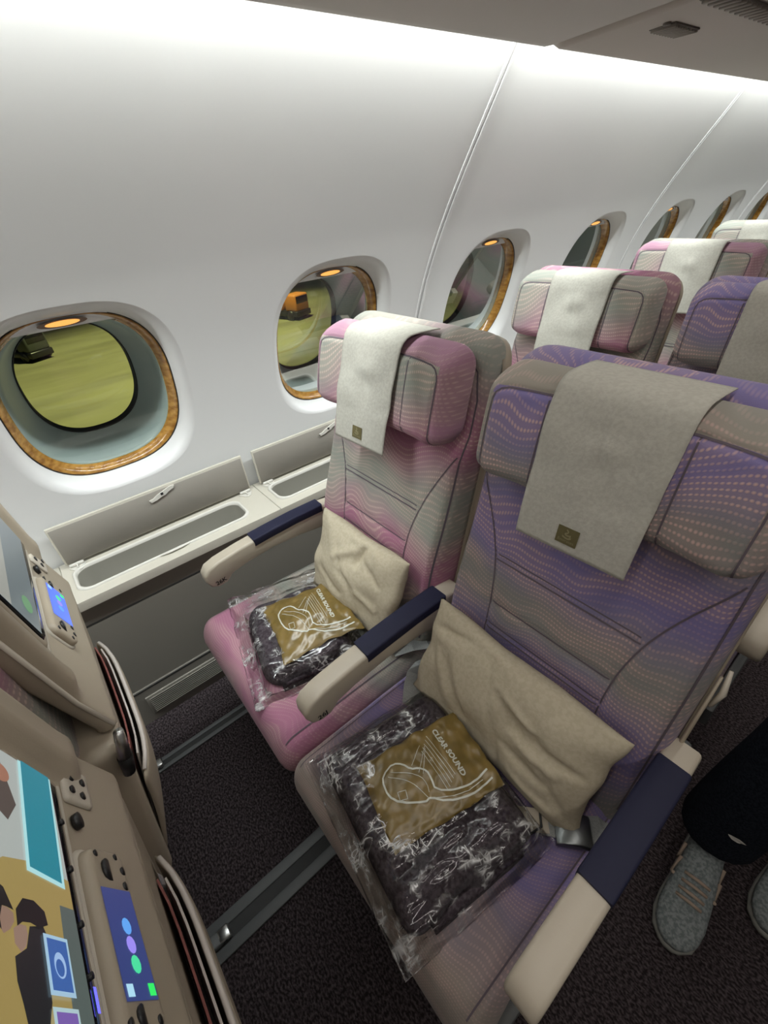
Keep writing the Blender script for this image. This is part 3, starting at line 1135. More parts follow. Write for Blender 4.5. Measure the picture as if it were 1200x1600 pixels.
def seat(row, col, label, group, arms=True):
    x = XK if col == 'K' else XJ
    y = 0 if row == 1 else (-.772 if row == 0 else PITCH * (row - 1))
    root = empty('airline_seat', (x, y, 0))
    fb = dict(FAB[col])
    if col == 'K' and row == 2:
        fb['back'], fb['border'] = FAB['K2']['back'], FAB['K2']['border']
    if col == 'K' and row == 4:
        fb['border'] = fb['head'] = FAB['K2']['border']
    if col == 'J' and row == 2:
        fb['border'] = fb['head']
    b = inst('backrest', 'back', [fb['back']], root)
    for k in [q for q in _proto if q.startswith('backseam')]:
        inst('seam', k, [SEAM], b)
    h = inst('headrest', 'head', [fb['head'], fb['border']], root)
    for k in [q for q in _proto if q.startswith('headseam')]:
        inst('seam', k, [SEAM], h)
    if row == 0:        # these two stand upright
        up_ = Matrix.Translation((0, .5, .46)) @ Matrix.Rotation(math.radians(14.5 if col == 'K' else 19.7), 4, 'X') @ Matrix.Translation((0, -.5, -.46))
        b.matrix_local = up_
        h.matrix_local = up_
    c = inst('seat_cushion', 'cush', [fb['seat']], root)
    for k in [q for q in _proto if q.startswith('cushseam')]:
        inst('seam', k, [SEAM], c)
    if row > 0:
        inst('back_shell', 'shell', [SHELL], root)
    box('seat_pan', (-.013, .33, .325), (.50, .40, .05), TRACK, root, bev=.01)
    # legs stand on the tracks
    lx = -.265 if col == 'K' else -.27
    tube('leg', [(lx, .46, .31), (lx, .50, .015)], .018, TRACK, root, n=10)
    tube('leg', [(lx, .22, .31), (lx, .26, .015)], .018, TRACK, root, n=10)
    box('foot_rail', (lx, .40, .016), (.030, .36, .018), TRACK, root, bev=.004)
    ft = box('floor_fitting', (lx, .545 + .03, .018), (.030, .03, .018), STEEL, root, bev=.005)
    for s in (-1, 1):
        box('fork_prong', (lx + s * .010, .545 - .015, .016), (.009, .07, .012), STEEL, ft, bev=.003)
    if arms:
        if col == 'K':
            armrest(root, -.275, .044, '26K' if row == 1 else None)
        else:
            armrest(root, -.272, .048, '26J' if row == 1 else None)
            armrest(root, .262, .050)
            # end bay panel below the aisle armrest
            prism('end_panel', [(.14, .32), (.50, .30), (.60, .42), (.64, .62), (.60, .64), (.54, .56), (.40, .48), (.20, .46), (.12, .40)], .248, .268, 'yz', TRACK, root, bev=.006)
        # recline bracket beside the backrest
        bx = .2525
        if col == 'K':
            pts = [(bx, .615, .50), (bx, .622, .58), (bx, .634, .66), (bx, .658, .74), (bx, .700, .82)]
            tube('side_bracket', pts, [.012, .013, .014, .013, .008], SHELL2, root, n=10, up=(1, 0, 0), flat=.4)
        else:
            pts = [(bx, .575, .47), (bx, .590, .58), (bx, .610, .70), (bx, .645, .80)]
            tube('side_bracket', pts, [.010, .011, .010, .006], SHELL, root, n=10, up=(1, 0, 0), flat=.4)
            tube('recline_lever', [(bx + .006, .640, .735), (bx + .012, .648, .765), (bx + .006, .668, .80)], [.006, .009, .005], SHELL2, root, n=8, up=(1, 0, 0), flat=.6)
    tag(root, label, 'airline seat', group)
    return root


G_K = 'pink window seats'
G_J = 'purple aisle seats'
seatK1 = seat(1, 'K', 'pink and grey window seat with a blanket pack, nearest the camera and marked 26K', G_K)
seatJ1 = seat(1, 'J', 'purple aisle seat with the large blanket pack, marked 26J, nearest the camera', G_J)
seat(2, 'K', 'pink window seat directly behind the front pink seat', G_K)
seat(2, 'J', 'purple seat directly behind the front purple seat, at the right edge', G_J)
seat(3, 'K', 'pink window seat in the third row back, seen over two others', G_K)
seat(4, 'K', 'farthest pale window seat, just its top showing at the right edge', G_K)
seatK0 = seat(0, 'K', 'seat in front seen from behind, by the wall, with screen and seat pocket', G_K, arms=False)
seatJ0 = seat(0, 'J', 'seat in front seen from behind at lower left, with large lit screen', G_J, arms=False)


# ------------------------------------------------------------------ rear of the seats in front
def yr(z):
    z = np.asarray(z, float)
    mid = -.158 - .23 * (np.clip(z, .82, .955) - .908)
    return mid - .10 * np.clip(z - .955, 0, None) + .15 * np.clip(z - .82, None, 0)


def rear_unit(root, big):
    """monitor, handset, sockets, pocket and shell on the back of a seat (local to the seat: y shifted by .772)"""
    Y = .772 + (0.0 if big else .022)

    def R(a, b, c):     # a across, b height, c out of the back (towards +y)
        return (a, yr(b) + Y + c, b)
    # shell with its upper console
    def sm(t):
        t = np.clip(t, 0, 1)
        return t * t * (3 - 2 * t)
    CA = .243 if big else .218
    up = Pad(CA, .80, 1.205, .055, .020, .014, lambda a, b: .008 + .020 * sm((np.abs(a) - (CA - .066 if big else CA - .046)) / .022) * sm((b - .885) / .06), lambda a, b: (.045 if big else .020) + 0 * a, lambda a, b, c: R(a, b, c - .010))
    cons = up.build('rear_console', SHELL, root, 64, 56)
    tube('pale_edge', [R(-CA + .008, .803, -.006), R(CA - .018, .803, -.006), R(CA - .003, .82, -.006), R(CA + .001, .90, -.006), R(CA + .001, 1.10, -.006)], .0035, SHELL2, cons, n=6)
    # lower back, set in, with the pocket bulging out of it
    lo = Pad(.250, .34, .81, .02, .06, .03, lambda a, b: .042 + 0 * a, lambda a, b: .05 + 0 * a, lambda a, b, c: R(a, b, c - .045))
    lo.build('lower_back', SHELL, root, 30, 40)

    def pk(a, b, c):
        t = np.clip((b - .34) / (.645 - .34), 0, 1)
        return (a, yr(b) + Y - .012 + c + .042 * np.sin(t * math.pi * .62) * (1 - (a / .23) ** 4), b)
    po = Pad(.205, .34, .645, .02, .08, .012, lambda a, b: .005 + 0 * a, lambda a, b: .004 + 0 * a, pk)
    p = po.build('seat_pocket', SHELL, root, 30, 30)
    tube('pocket_hem', [pk(np.float64(a), np.float64(.645), 0.0) for a in np.linspace(-.19, .19, 13)], .004, MAGB, p, n=6)
    for k, (m_, dy) in enumerate(((MAGA, .010), (MAGB, .002))):
        V = []
        for z in (.42, .67 - .012 * k):
            for a in np.linspace(-.15, .16, 9):
                q = pk(np.float64(a), np.float64(min(z, .645)), 0.0)
                V.append((a, q[1] - dy - .005, z))
        for z in (.42, .67 - .012 * k):
            for a in np.linspace(-.15, .16, 9):
                q = pk(np.float64(a), np.float64(min(z, .645)), 0.0)
                V.append((a, q[1] - dy - .008, z))
        F = [(i, i + 1, 9 + i + 1, 9 + i) for i in range(8)] + [(18 + i, 27 + i, 28 + i, 19 + i) for i in range(8)]
        F += [(9 + i, 10 + i, 28 + i, 27 + i) for i in range(8)] + [(0, 9, 27, 18), (8, 26, 35, 17)]
        mesh('pocket_card', V, F, m_, p, smooth=False)
    # monitor: surround, black frame, picture
    mc = 1.070
    fr = Pad(.164, mc - .112, mc + .108, .018, .018, .010, lambda a, b: .012 + 0 * a, lambda a, b: .01 + 0 * a, lambda a, b, c: R(a, b, c - .002))
    mo = fr.build('monitor', SHELL, root, 30, 30)
    gl = Pad(.155, mc - .101, mc + .097, .012, .012, .004, lambda a, b: .004 + 0 * a, lambda a, b: .004 + 0 * a, lambda a, b, c: R(a, b, c + .009))
    gl.build('screen_frame', DGLASS, mo, 16, 16)
    tube('pale_edge', [R(-.160, mc - .116, .004), R(.160, mc - .116, .004)], .003, SHELL2, mo, n=6)

    def pic(name, pts, off, col, s):
        V = [R(a, b, .0131 + off) for a, b in pts]
        return mesh(name, V, [tuple(range(len(V)))], emit(name + '_light', col, s), mo, smooth=False, recalc=False)

    def ell(cx, cz, ra, rb, n=24):
        return [(cx + ra * math.cos(2 * math.pi * i / n), cz + rb * math.sin(2 * math.pi * i / n)) for i in range(n)]

    def rect(x0, x1, z0, z1):
        return [(x0, z0), (x1, z0), (x1, z1), (x0, z1)]
    if big:
        zb = mc - .085
        pic('screen_picture', rect(-.147, .147, zb, mc + .085), 0, (.40, .44, .42), .75)
        pic('picture_backdrop', [(-.036, zb), (-.040, zb + .05), (-.034, zb + .085), (-.01, zb + .12), (.04, zb + .15), (.10, zb + .155), (.147, zb + .13), (.147, zb)], .0003, (.36, .27, .09), .7)
        pic('picture_lower', [(-.01, zb), (-.01, zb + .02), (.147, zb + .03), (.147, zb)], .0005, (.10, .13, .12), .7)
        # teal message panel with a pale frame
        pic('teal_panel_frame', [(-.147, zb + .001), (-.026, zb + .008), (-.030, zb + .058), (-.147, zb + .052)], .0007, (.40, .70, .72), .8)
        pic('teal_panel', [(-.148, zb + .004), (-.030, zb + .012), (-.034, zb + .054), (-.148, zb + .048)], .0010, (.015, .22, .29), .8)
        # two people side by side
        pic('picture_jacket', [(0.038, zb + 0.082), (0.031, zb + 0.069), (0.015, zb + 0.063), (0.012, zb + 0.047), (0.021, zb + 0.042), (0.043, zb + 0.047), (0.063, zb + 0.048), (0.083, zb + 0.056), (0.11, zb + 0.055), (0.12, zb + 0.075), (0.083, zb + 0.074), (0.066, zb + 0.078), (0.053, zb + 0.082)], 0.0008, (.02, .022, .025), 0.5)
        pic('picture_face', [(0.006, zb + 0.092), (0.006, zb + 0.086), (0.009, zb + 0.08), (0.015, zb + 0.08), (0.021, zb + 0.085), (0.025, zb + 0.092), (0.02, zb + 0.096), (0.012, zb + 0.095)], 0.001, (.36, .23, .17), 0.55)
        pic('picture_hair', [(0.0, zb + 0.103), (-0.011, zb + 0.097), (-0.008, zb + 0.089), (0.002, zb + 0.083), (0.007, zb + 0.08), (0.006, zb + 0.087), (0.006, zb + 0.092), (0.015, zb + 0.095), (0.023, zb + 0.094), (0.017, zb + 0.101)], 0.0012, (.01, .01, .012), 0.5)
        pic('picture_face', [(0.02, zb + 0.082), (0.016, zb + 0.075), (0.016, zb + 0.068), (0.022, zb + 0.067), (0.03, zb + 0.07), (0.035, zb + 0.076), (0.03, zb + 0.082)], 0.0013, (.38, .25, .19), 0.55)
        pic('picture_hair', [(0.006, zb + 0.078), (-0.004, zb + 0.069), (-0.005, zb + 0.056), (0.001, zb + 0.044), (0.011, zb + 0.042), (0.015, zb + 0.053), (0.013, zb + 0.063), (0.014, zb + 0.072), (0.018, zb + 0.078)], 0.0015, (.01, .01, .012), 0.5)
        pic('picture_figure', [(-.147, zb + .085), (-.09, zb + .062), (-.07, zb + .075), (-.09, zb + .11), (-.13, zb + .125), (-.147, zb + .12)], .0006, (.10, .08, .07), .6)
        pic('picture_flower', ell(-.118, zb + .080, .010, .012), .0009, (.36, .17, .11), .7)
        pic('picture_flower', ell(-.140, zb + .092, .011, .011), .0009, (.32, .15, .10), .7)
        for a0, c1_, c2_ in ((.018, (.36, .55, .70), (.04, .11, .34)), (.066, (.42, .58, .62), (.17, .10, .36))):
            pic('app_tile', rect(a0, a0 + .041, zb + .020, zb + .050), .0016, c1_, .8)
            pic('app_tile_icon', rect(a0 + .003, a0 + .038, zb + .023, zb + .047), .0019, c2_, .9)
        pic('app_tile_ring', ell(.039, zb + .035, .009, .007), .0021, (.30, .45, .70), .9)
        pic('app_tile_ring_core', ell(.041, zb + .036, .006, .005), .0023, (.04, .11, .34), .9)
        for k, a in enumerate((-.10, -.05, .0, .04, .10)):
            tube('screen_button', [R(a, mc - .0935, .011), R(a, mc - .0935, .0145)], .003, BLACKPL, mo, n=8, up=(1, 0, 0))
        pic('status_light', rect(.048, .066, mc - .096, mc - .092), .0006, (.12, .12, 1.0), 1.6)
    else:
        pic('screen_picture', rect(-.148, .148, mc - .085, mc + .085), 0, (.16, .20, .22), .55)
        pic('picture_band', rect(-.148, .148, mc - .02, mc + .085), .0003, (.36, .37, .34), .6)
        pic('picture_blob', ell(.05, mc + .05, .06, .05), .0006, (.22, .17, .11), .6)
        pic('picture_light', ell(.10, mc - .06, .02, .012), .0006, (.12, .30, .14), .7)
    # handset in its cradle
    hz = .908
    cr = Pad(.092, hz - .036, hz + .034, .020, .020, .006, lambda a, b: .004 + 0 * a, lambda a, b: .004 + 0 * a, lambda a, b, c: R(a - .006, b, c - .003))
    k = cr.build('handset_cradle', SHELL2, root, 20, 20)
    hs = Pad(.087, hz - .031, hz + .030, .018, .018, .008, lambda a, b: .010 + 0 * a, lambda a, b: .004 + 0 * a, lambda a, b, c: R(a - .006, b, c + .0))
    hd = hs.build('handset', SHELL, root, 30, 24)

    mir = 1 if big else -1

    def hp(name, pts, off, m_):
        return mesh(name, [R(mir * a - (0 if big else .012), b, .0102 + off) for a, b in pts], [tuple(range(len(pts)))], m_, hd, smooth=False, recalc=False)
    lcd = emit('handset_screen_light', (.03, .045, .16) if big else (.06, .12, .62), 1.0 if big else 1.6)
    hp('handset_screen', rect(-.045, .055, hz - .022, hz + .022), .0004, lcd)
    for (a0, c_) in ((-.008, (.10, .32, .75)), (.009, (.28, .22, .75)), (.026, (.06, .62, .30))):
        hp('handset_icon', ell(a0, hz - .002, .008, .0065, 12), .0008, emit('icon_light', c_, 1.0))
    hp('handset_icon', rect(.042, .052, hz - .020, hz - .011), .0008, emit('icon_light', (.03, .75, .12), 1.0))
    hp('handset_icon', rect(.042, .052, hz + .010, hz + .019), .0008, emit('icon_light', (.35, .6, .75), 1.0))

    def btn(a, b, r):
        a = mir * a - (0 if big else .012)
        return tube('button', [R(a, b, .008), R(a, b, .0108)], r, BLACKPL, hd, n=14, up=(1, 0, 0))
    btn(-.066, hz + .002, .012)
    btn(-.051, hz - .019, .0045)
    btn(-.068, hz - .021, .0045)
    btn(-.083, hz - .014, .0035)
    btn(-.082, hz + .017, .0035)
    btn(.066, hz + .004, .009)
    btn(.070, hz - .018, .004)
    btn(.070, hz + .021, .004)
    # socket plate
    so = Pad(.026, .891, .937, .006, .006, .002, lambda a, b: .003 + 0 * a, lambda a, b: .003 + 0 * a, lambda a, b, c: R(a - .178, b, c - .001)).build('socket_plate', SHELL2, root, 10, 10)
    for (a, b) in ((-.188, .922), (-.170, .924), (-.166, .908), (-.186, .904)):
        tube('socket', [R(a, b, .001), R(a, b, .0035)], .005, BLACKPL, so, n=10, up=(1, 0, 0))
    pgl = mesh('socket_lamp', [R(a, b, .0032) for a, b in ell(-.196, .930, .003, .003, 8)], [tuple(range(8))], emit('socket_light', (.1, .9, .15), 1.5), so, smooth=False)
    tube('coat_hook', [R(-.128, .925, -.002), R(-.128, .925, .004)], .009, BLACKPL, root, n=14, up=(1, 0, 0))
    # tray latch between the seats
    tube('tray_pivot', [(.252, Y - .138, .840), (.252, Y - .150, .785)], [.007, .010], STEEL, root, n=12)
    tube('tray_pivot_cap', [(.252, Y - .150, .785), (.252, Y - .158, .745)], [.011, .009], BLACKPL, root, n=12)


rear_unit(seatK0, False)
rear_unit(seatJ0, True)


# ------------------------------------------------------------------ headrest covers
def headrest_cover(row, col, label, wid=.100, shift=0.0, low=.975, nseed=0):
    x = XK if col == 'K' else XJ
    y = 0 if row == 1 else PITCH * (row - 1)
    root = empty('headrest_cover', (x, y, 0))
    nu, nv = 28, 46
    a0 = np.linspace(-1, 1, nu)

    def surf(t, s, off=0.0):
        """t across -1..1, s along 0 (behind, on top) .. 1 (bottom hem)"""
        zt = 1.2195
        ct = .012 + shift
        wloc = wid * (1.0 - .06 * s)
        aa = ct + t * wloc
        yt = yfront(1.20) - .024
        if s < .14:                       # over the top, running back to the seat
            q = s / .14
            return Vector((aa, yt + .055 - .075 * q, zt - .004 * (1 - q) ** 2))
        if s < .26:                       # rolls over the front edge
            q = (s - .14) / .12
            th = q * math.pi / 2
            return Vector((aa, yt - .020 - .040 * math.sin(th), zt - .036 * (1 - math.cos(th))))
        q = (s - .26) / .74
        z = zt - .036 - (zt - .036 - low) * q
        yy = yt - .060 - .25 * (1.1835 - z) - .008 * math.sin(q * 2.2) - .003
        wr = .009 * fbm((aa * 1.0 + nseed, z, 3.1), 9, 2) * math.sin(min(1, q * 1.6) * math.pi) ** .7
        wr += -.008 * math.exp(-((t - .05) / .30) ** 2 - ((q - .20) / .10) ** 2) + .006 * math.exp(-((t + .1 - .5 * q) / .10) ** 2 - ((q - .25) / .16) ** 2)
        return Vector((aa, yy + wr - off, z + .004 * t * q))
    V = []
    ss = np.linspace(0, 1, nv)
    for s in ss:
        for t in a0:
            V.append(surf(float(t), float(s)))
    F = [(j * nu + i, j * nu + i + 1, (j + 1) * nu + i + 1, (j + 1) * nu + i) for j in range(nv - 1) for i in range(nu - 1)]
    o = mesh('cloth', V, F, COVER, root)
    md = o.modifiers.new('thick', 'SOLIDIFY')
    md.thickness = .0016
    md.offset = 1.0

    def patch(name, t0, t1, s0, s1, off, m_, n=6):
        V = [surf(t0 + (t1 - t0) * i / n, s0 + (s1 - s0) * j / n, off) for j in range(n + 1) for i in range(n + 1)]
        F = [(j * (n + 1) + i, j * (n + 1) + i + 1, (j + 1) * (n + 1) + i + 1, (j + 1) * (n + 1) + i) for j in range(n) for i in range(n)]
        return mesh(name, V, F, m_, root)
    pc = -.05
    e = patch('emblem_patch', pc - .18, pc + .20, .845, .945, .0030, OLIVE)
    if row == 1:
        def sf(a, b, off):
            P = [surf(float(i), float(j), off) for i, j in zip(a, b)]
            return np.array([p.x for p in P]), np.array([p.y for p in P]), np.array([p.z for p in P])
        # flowing calligraphic device and a word below it
        sw = [chaikin([(pc - .02, .858), (pc + .03, .868), (pc + .0, .878), (pc - .05, .885), (pc + .02, .892), (pc + .08, .884), (pc + .05, .902)], 2),
              chaikin([(pc - .07, .900), (pc - .02, .906), (pc + .05, .908), (pc + .09, .898)], 1)]
        r_ = ribbon('emblem', sw, .010, lambda a, b, off: sf(a, b, off), .0036, OLIVE2, e, .01)
        me_w = lambda a, b, off: sf(a, .928 - (b - .0), off)
        text_on('wordmark', 'Emirates', .085, lambda a, b, off: sf(a, .930 - b * .28, off), (pc + .01, 0), 0, .0036, OLIVE2, e, 'CENTER')
        # stitched fold line near the top
        ribbon('stitch', [[(-.98, .19), (.98, .19)]], .008, lambda a, b, off: sf(a, b, off), .0022, PLWHITE, o, .03)
    tag(root, label, 'headrest cover', 'pale headrest covers')
    return root


headrest_cover(1, 'K', 'pale cloth headrest cover on the front pink window seat', shift=-.015, nseed=0)
headrest_cover(1, 'J', 'large pale cloth headrest cover on the front purple seat', wid=.099, nseed=2)
headrest_cover(2, 'K', 'pale cloth headrest cover on the second pink window seat', nseed=4)
headrest_cover(2, 'J', 'pale cloth headrest cover on the purple seat at the right edge', nseed=6)
headrest_cover(3, 'K', 'pale cloth headrest cover on the third pink window seat', nseed=8)
headrest_cover(4, 'K', 'pale cloth headrest cover on the farthest seat top', nseed=10)


# ------------------------------------------------------------------ pillows
def pillow(name, centre, ex, ey, W, Hh, T, seed, label, dents=(), creases=()):
    """soft pillow: ex across, ey up, both unit vectors; its front faces ex x ey"""
    ex = Vector(ex).normalized()
    ey = (Vector(ey) - ex * Vector(ey).dot(ex)).normalized()
    ez = ex.cross(ey).normalized()
    nu, nv = 72, 60
    V = []
    for side in (1, -1):
        for j in range(nv):
            v = -1 + 2 * j / (nv - 1)
            for i in range(nu):
                u = -1 + 2 * i / (nu - 1)
                a = u * W * (1 - .045 * (1 - v * v)) + .006 * fbm((v * .5, seed, side * 0), 3, 2)
                b = v * Hh * (1 - .07 * (1 - u * u))
                k = max(0, (1 - u ** 2) * (1 - v ** 2))
                th = T * (k ** .42) * (1 - .15 * abs(u * v))
                edge = min(1 - abs(u), 1 - abs(v))
                amp = .010 * min(1, edge * 8) * side
                wr = fbm((a * 1.1 + seed, b * 1.6, seed * 1.7), 6, 2)
                wr2 = max(0, 1 - abs(fbm((a + b * .8 + seed * 2, (b - a) * .35, seed), 7, 1)) * 7)
                th2 = th + (wr * .9 - wr2 * .45) * .010 * min(1, edge * 6)
                for (du, dv, dr, dd) in dents:
                    th2 -= dd * math.exp(-((u - du) ** 2 + (v - dv) ** 2) / dr ** 2) * (1 if side > 0 else 0) * min(1, edge * 5)
                if side > 0:
                    for (u0, v0, u1, v1, wd, dp) in creases:
                        du, dv = u1 - u0, v1 - v0
                        q = max(0, min(1, ((u - u0) * du + (v - v0) * dv) / (du * du + dv * dv)))
                        d = math.hypot(u - u0 - q * du, (v - v0 - q * dv) * .7)
                        th2 += dp * math.exp(-(d / wd) ** 2) * math.sin(max(.05, q) * math.pi) ** .5 * min(1, edge * 6)
                if edge < 1e-6:
                    th2 = .004 * math.sin(6 * (u + v) + seed)
                    V.append(ex * a + ey * b + ez * th2)
                else:
                    V.append(ex * a + ey * b + ez * (side * max(th2, .002) + .004 * math.sin(6 * (u + v) + seed) * (1 - min(1, edge * 4))))
    n = nu * nv
    F = []
    for j in range(nv - 1):
        for i in range(nu - 1):
            q = j * nu + i
            F.append((q, q + 1, q + nu + 1, q + nu))
            F.append((n + q, n + q + nu, n + q + nu + 1, n + q + 1))
    o = mesh('pillow', V, F, PILLOW, None, weld=1e-5)
    o.location = centre
    tag(o, label, 'pillow', 'cream pillows on the seats')
    return o


# ------------------------------------------------------------------ blanket packs
def blanket_pack(loc, rz, W, D, T, seed, label, flare, crn=.055):
    root = empty('blanket_pack', loc, None, rz)
    ex = 2.6

    def fold(b):
        return .004 * np.sin(b * 40 + seed)
    bl = Pad(W, -D, D, crn, crn, .040, lambda a, b: T * .62 + .006 * np.cos(a * 14 + seed) + fold(b), lambda a, b: T * .36 + 0 * a,
             lambda a, b, c: (a, b, T * .38 + c), [[(-W, -D * .1), (W, -D * .35)]], .007, .012)
    bl.build('blanket', BLANKET, root, 44, 44)
    # folded layers showing along the open side
    for k in range(2):
        z = T * (.22 + .26 * k)
        pts = [(-W * .96, D * (.7 - .2 * t) * (1 if True else 1), z) for t in ()]
        tube('fold_edge', [(W * (1.0 if i % 2 else .995), -D * .7 + 1.4 * D * i / 6, z + .002 * math.sin(i)) for i in range(7)], .011, BLANKET, root, n=8)
    # clear bag around it: crinkled, with sealed flaps
    nu, nv = 96, 90
    V = []
    A, B = W + .010, D + .010

    def ridg(x, y, s):
        v = 0
        for k, sc in enumerate((9, 19, 34)):
            q = noise.noise(Vector((x * sc * (1.0 + .3 * k) + s, y * sc * .55, s * 1.3 + k)))
            v += (1 - abs(q) * 2.0) / (1.6 ** k)
        return v / 2.2
    for side in (1, -1):
        for j in range(nv):
            v = -1 + 2 * j / (nv - 1)
            for i in range(nu):
                u = -1 + 2 * i / (nu - 1)
                fl = flare[0] if u < 0 else flare[1]
                fb_ = flare[2] if v < 0 else flare[3]
                au, av = abs(u), abs(v)
                inner = .84
                a = math.copysign((au / inner) * A if au < inner else A + (au - inner) / (1 - inner) * fl, u)
                b = math.copysign((av / inner) * B if av < inner else B + (av - inner) / (1 - inner) * fb_, v)
                q = max(au, av)
                e = float(edge_round(np.float64(max(0, A - abs(a))), .06) * edge_round(np.float64(max(0, B - abs(b))), .06))
                r = ridg(a * (1 + .6 * math.sin(seed)), b, seed)
                edge = min(1, (1 - q) * 12)
                if side > 0:
                    z = T * .40 + (T * .64 + .006) * e + .013 * r * (.35 + .65 * edge) - .004
                    z += .012 * (1 - e) * noise.noise(Vector((a * 22, b * 22, seed + 5)))
                    z = max(z, .004)
                    # loose flaps sink to the cushion
                    if q > inner:
                        t = (q - inner) / (1 - inner)
                        z = z * (1 - .75 * t) + .003
                else:
                    z = T * .30 * (1 - e) * (0.25 if q > inner else 1) - .0005
                    z = max(.001, min(z, T * .3))
                if q > .9999:
                    z = .012 + .010 * noise.noise(Vector((a * 25, b * 25, seed)))
                V.append((a + .004 * r * (u > 0) - .002, b, z))
    n = nu * nv
    F = []
    for j in range(nv - 1):
        for i in range(nu - 1):
            q = j * nu + i
            F.append((q, q + 1, q + nu + 1, q + nu))
            F.append((n + q, n + q + nu, n + q + nu + 1, n + q + 1))
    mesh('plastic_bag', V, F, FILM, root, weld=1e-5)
    tag(root, label, 'blanket pack', 'bagged blankets on the seats')
    return root


# ------------------------------------------------------------------ gold headset bags
GUITAR = [(-.042, -.074), (-.031, -.087), (0.001, -.088), (.023, -.073), (.045, -.033), (.041, -.02), (.06, .005), (.07, .039), (.072, .063), (.066, .103)]
GUITAR2 = [(.049, .103), (.057, .068), (.053, .035), (.036, -.006), (.016, -.002), (0.0, -.003), (-.012, -.015), (-.017, -.029), (-.035, -.038), (-.048, -.054), (-.042, -.074)]


def headset_bag(loc, rz, W, D, T, seed, label, tilt):
    root = empty('headset_bag', loc, None, rz)
    root.rotation_euler = (tilt[0], tilt[1], rz)

    def ht(a, b, side=1):
        u, v = a / W, b / D
        e = max(0, (1 - min(1, abs(u)) ** 2.4) * (1 - min(1, abs(v)) ** 2.4))
        r = noise.noise(Vector((a * 34 + seed, b * 30, seed)))
        r2 = abs(noise.noise(Vector((a * 26 + b * 40, (b - a) * 22 + seed, seed * 2))))
        edge = min(1, e * 3)
        lump = .45 + .55 * math.exp(-((u + .1) ** 2 + (v + .2) ** 2) / .5)
        h = T * e ** .5 * lump + (.0035 * r - .004 * r2) * (.25 + .75 * edge)
        flut = .0035 * math.sin(a * 120 + seed) * max(0, abs(v) - .82) / .18 + .003 * math.sin(b * 100) * max(0, abs(u) - .85) / .15
        return (h + flut) if side > 0 else (-.18 * T * e ** .5 + flut - .001 * e)

    nu, nv = 60, 70
    V = []
    for side in (1, -1):
        for j in range(nv):
            v = -1 + 2 * j / (nv - 1)
            for i in range(nu):
                u = -1 + 2 * i / (nu - 1)
                a = u * W * (1 - .05 * (1 - v * v) + .03 * math.sin(3 * v + seed) + .015 * noise.noise(Vector((v * 4, seed, u))))
                b = v * D * (1 - .04 * (1 - u * u) + .02 * math.sin(3 * u + seed))
                V.append((a, b, ht(u * W, v * D, side)))
    n = nu * nv
    F = []
    for j in range(nv - 1):
        for i in range(nu - 1):
            q = j * nu + i
            F.append((q, q + 1, q + nu + 1, q + nu))
            F.append((n + q, n + q + nu, n + q + nu + 1, n + q + 1))
    mesh('bag', V, F, GOLD, root, weld=1e-4)
    sx, sy = W / .084, D / .118

    def sf(a, b, off):
        a = np.asarray(a)
        b = np.asarray(b)
        x = a * sx
        y = b * sy
        h = []
        for p, q in zip(x, y):
            u, v = p / W, q / D
            h.append(ht(p, q) + off)
        u = x / W
        v = y / D
        ax = u * W * (1 - .05 * (1 - v * v) + .03 * np.sin(3 * v + seed))
        by = v * D * (1 - .04 * (1 - u * u) + .02 * np.sin(3 * u + seed))
        return ax, by, np.array(h)
    ribbon('guitar_outline', [chaikin(GUITAR, 1), chaikin(GUITAR2, 1)], .0034, sf, .0012, PRINT, root, .003)
    inner = [chaikin([(-.036, -.066), (-.024, -.052), (-.012, -.034), (.004, -.018), (.020, -.014), (.034, -.018)], 1),
             chaikin([(-.030, -.074), (-.010, -.052), (.006, -.038), (.022, -.030), (.040, -.024)], 1),
             [(.005, -.070), (.010, -.055), (.024, -.058), (.020, -.072), (.005, -.070)],
             [(.046, -.012), (.058, .020), (.064, .05), (.060, .085)]]
    ribbon('guitar_detail', inner, .0012, sf, .0012, PRINT, root, .003)
    staff = [[(-.062 + .006 * k, .034 - .0065 * k), (.030 + .004 * k, .042 - .0065 * k)] for k in range(5)]
    ribbon('stave_lines', staff, .0011, sf, .0012, PRINT, root, .003)
    rays = [[(-.045, .020), (-.004, -.018)], [(-.040, .018), (.002, -.012)], [(-.052, .012), (-.022, -.024)]]
    ribbon('ray_lines', rays, .0010, sf, .0012, PRINT, root, .003)
    text_on('print_text', 'CLEAR SOUND', .0155, sf, (-.066, .050), .02, .0012, PRINT, root, bold=.0006)
    tag(root, label, 'headset bag', 'gold headset bags on the blankets')
    return root


# purple seat
pillow('p', (-.272, .452, .606), (1, .01, -.03), (0.02, .36, .94), .212, .128, .052, 3.0,
       'wide cream pillow leaning on the purple seat back, nearest the camera', dents=((.35, .1, .3, .012), (-.1, -.5, .3, .012)),
       creases=((-.75, .35, -.25, -.55, .07, -.010), (.0, .45, .30, .05, .05, -.010), (.12, .5, .45, .30, .05, .008), (.25, .0, .75, -.05, .06, .010),
                (.20, -.25, .70, -.35, .06, -.010), (.45, .15, .92, .2, .05, -.008), (-.9, .6, -.45, .8, .05, -.010), (.35, -.6, .8, -.75, .05, .007)))
blanket_pack((-.292, .250, .4785), math.radians(-8), .164, .138, .062, 2.0,
             'plum blanket in a clear plastic bag on the purple seat', (.012, .018, .02, .010), .028)
headset_bag((-.296, .272, .550), math.radians(-12.5), .084, .118, .022, 1.0,
            'gold headset bag with white guitar print on the purple seat, the nearer one', (0.02, 0.0))
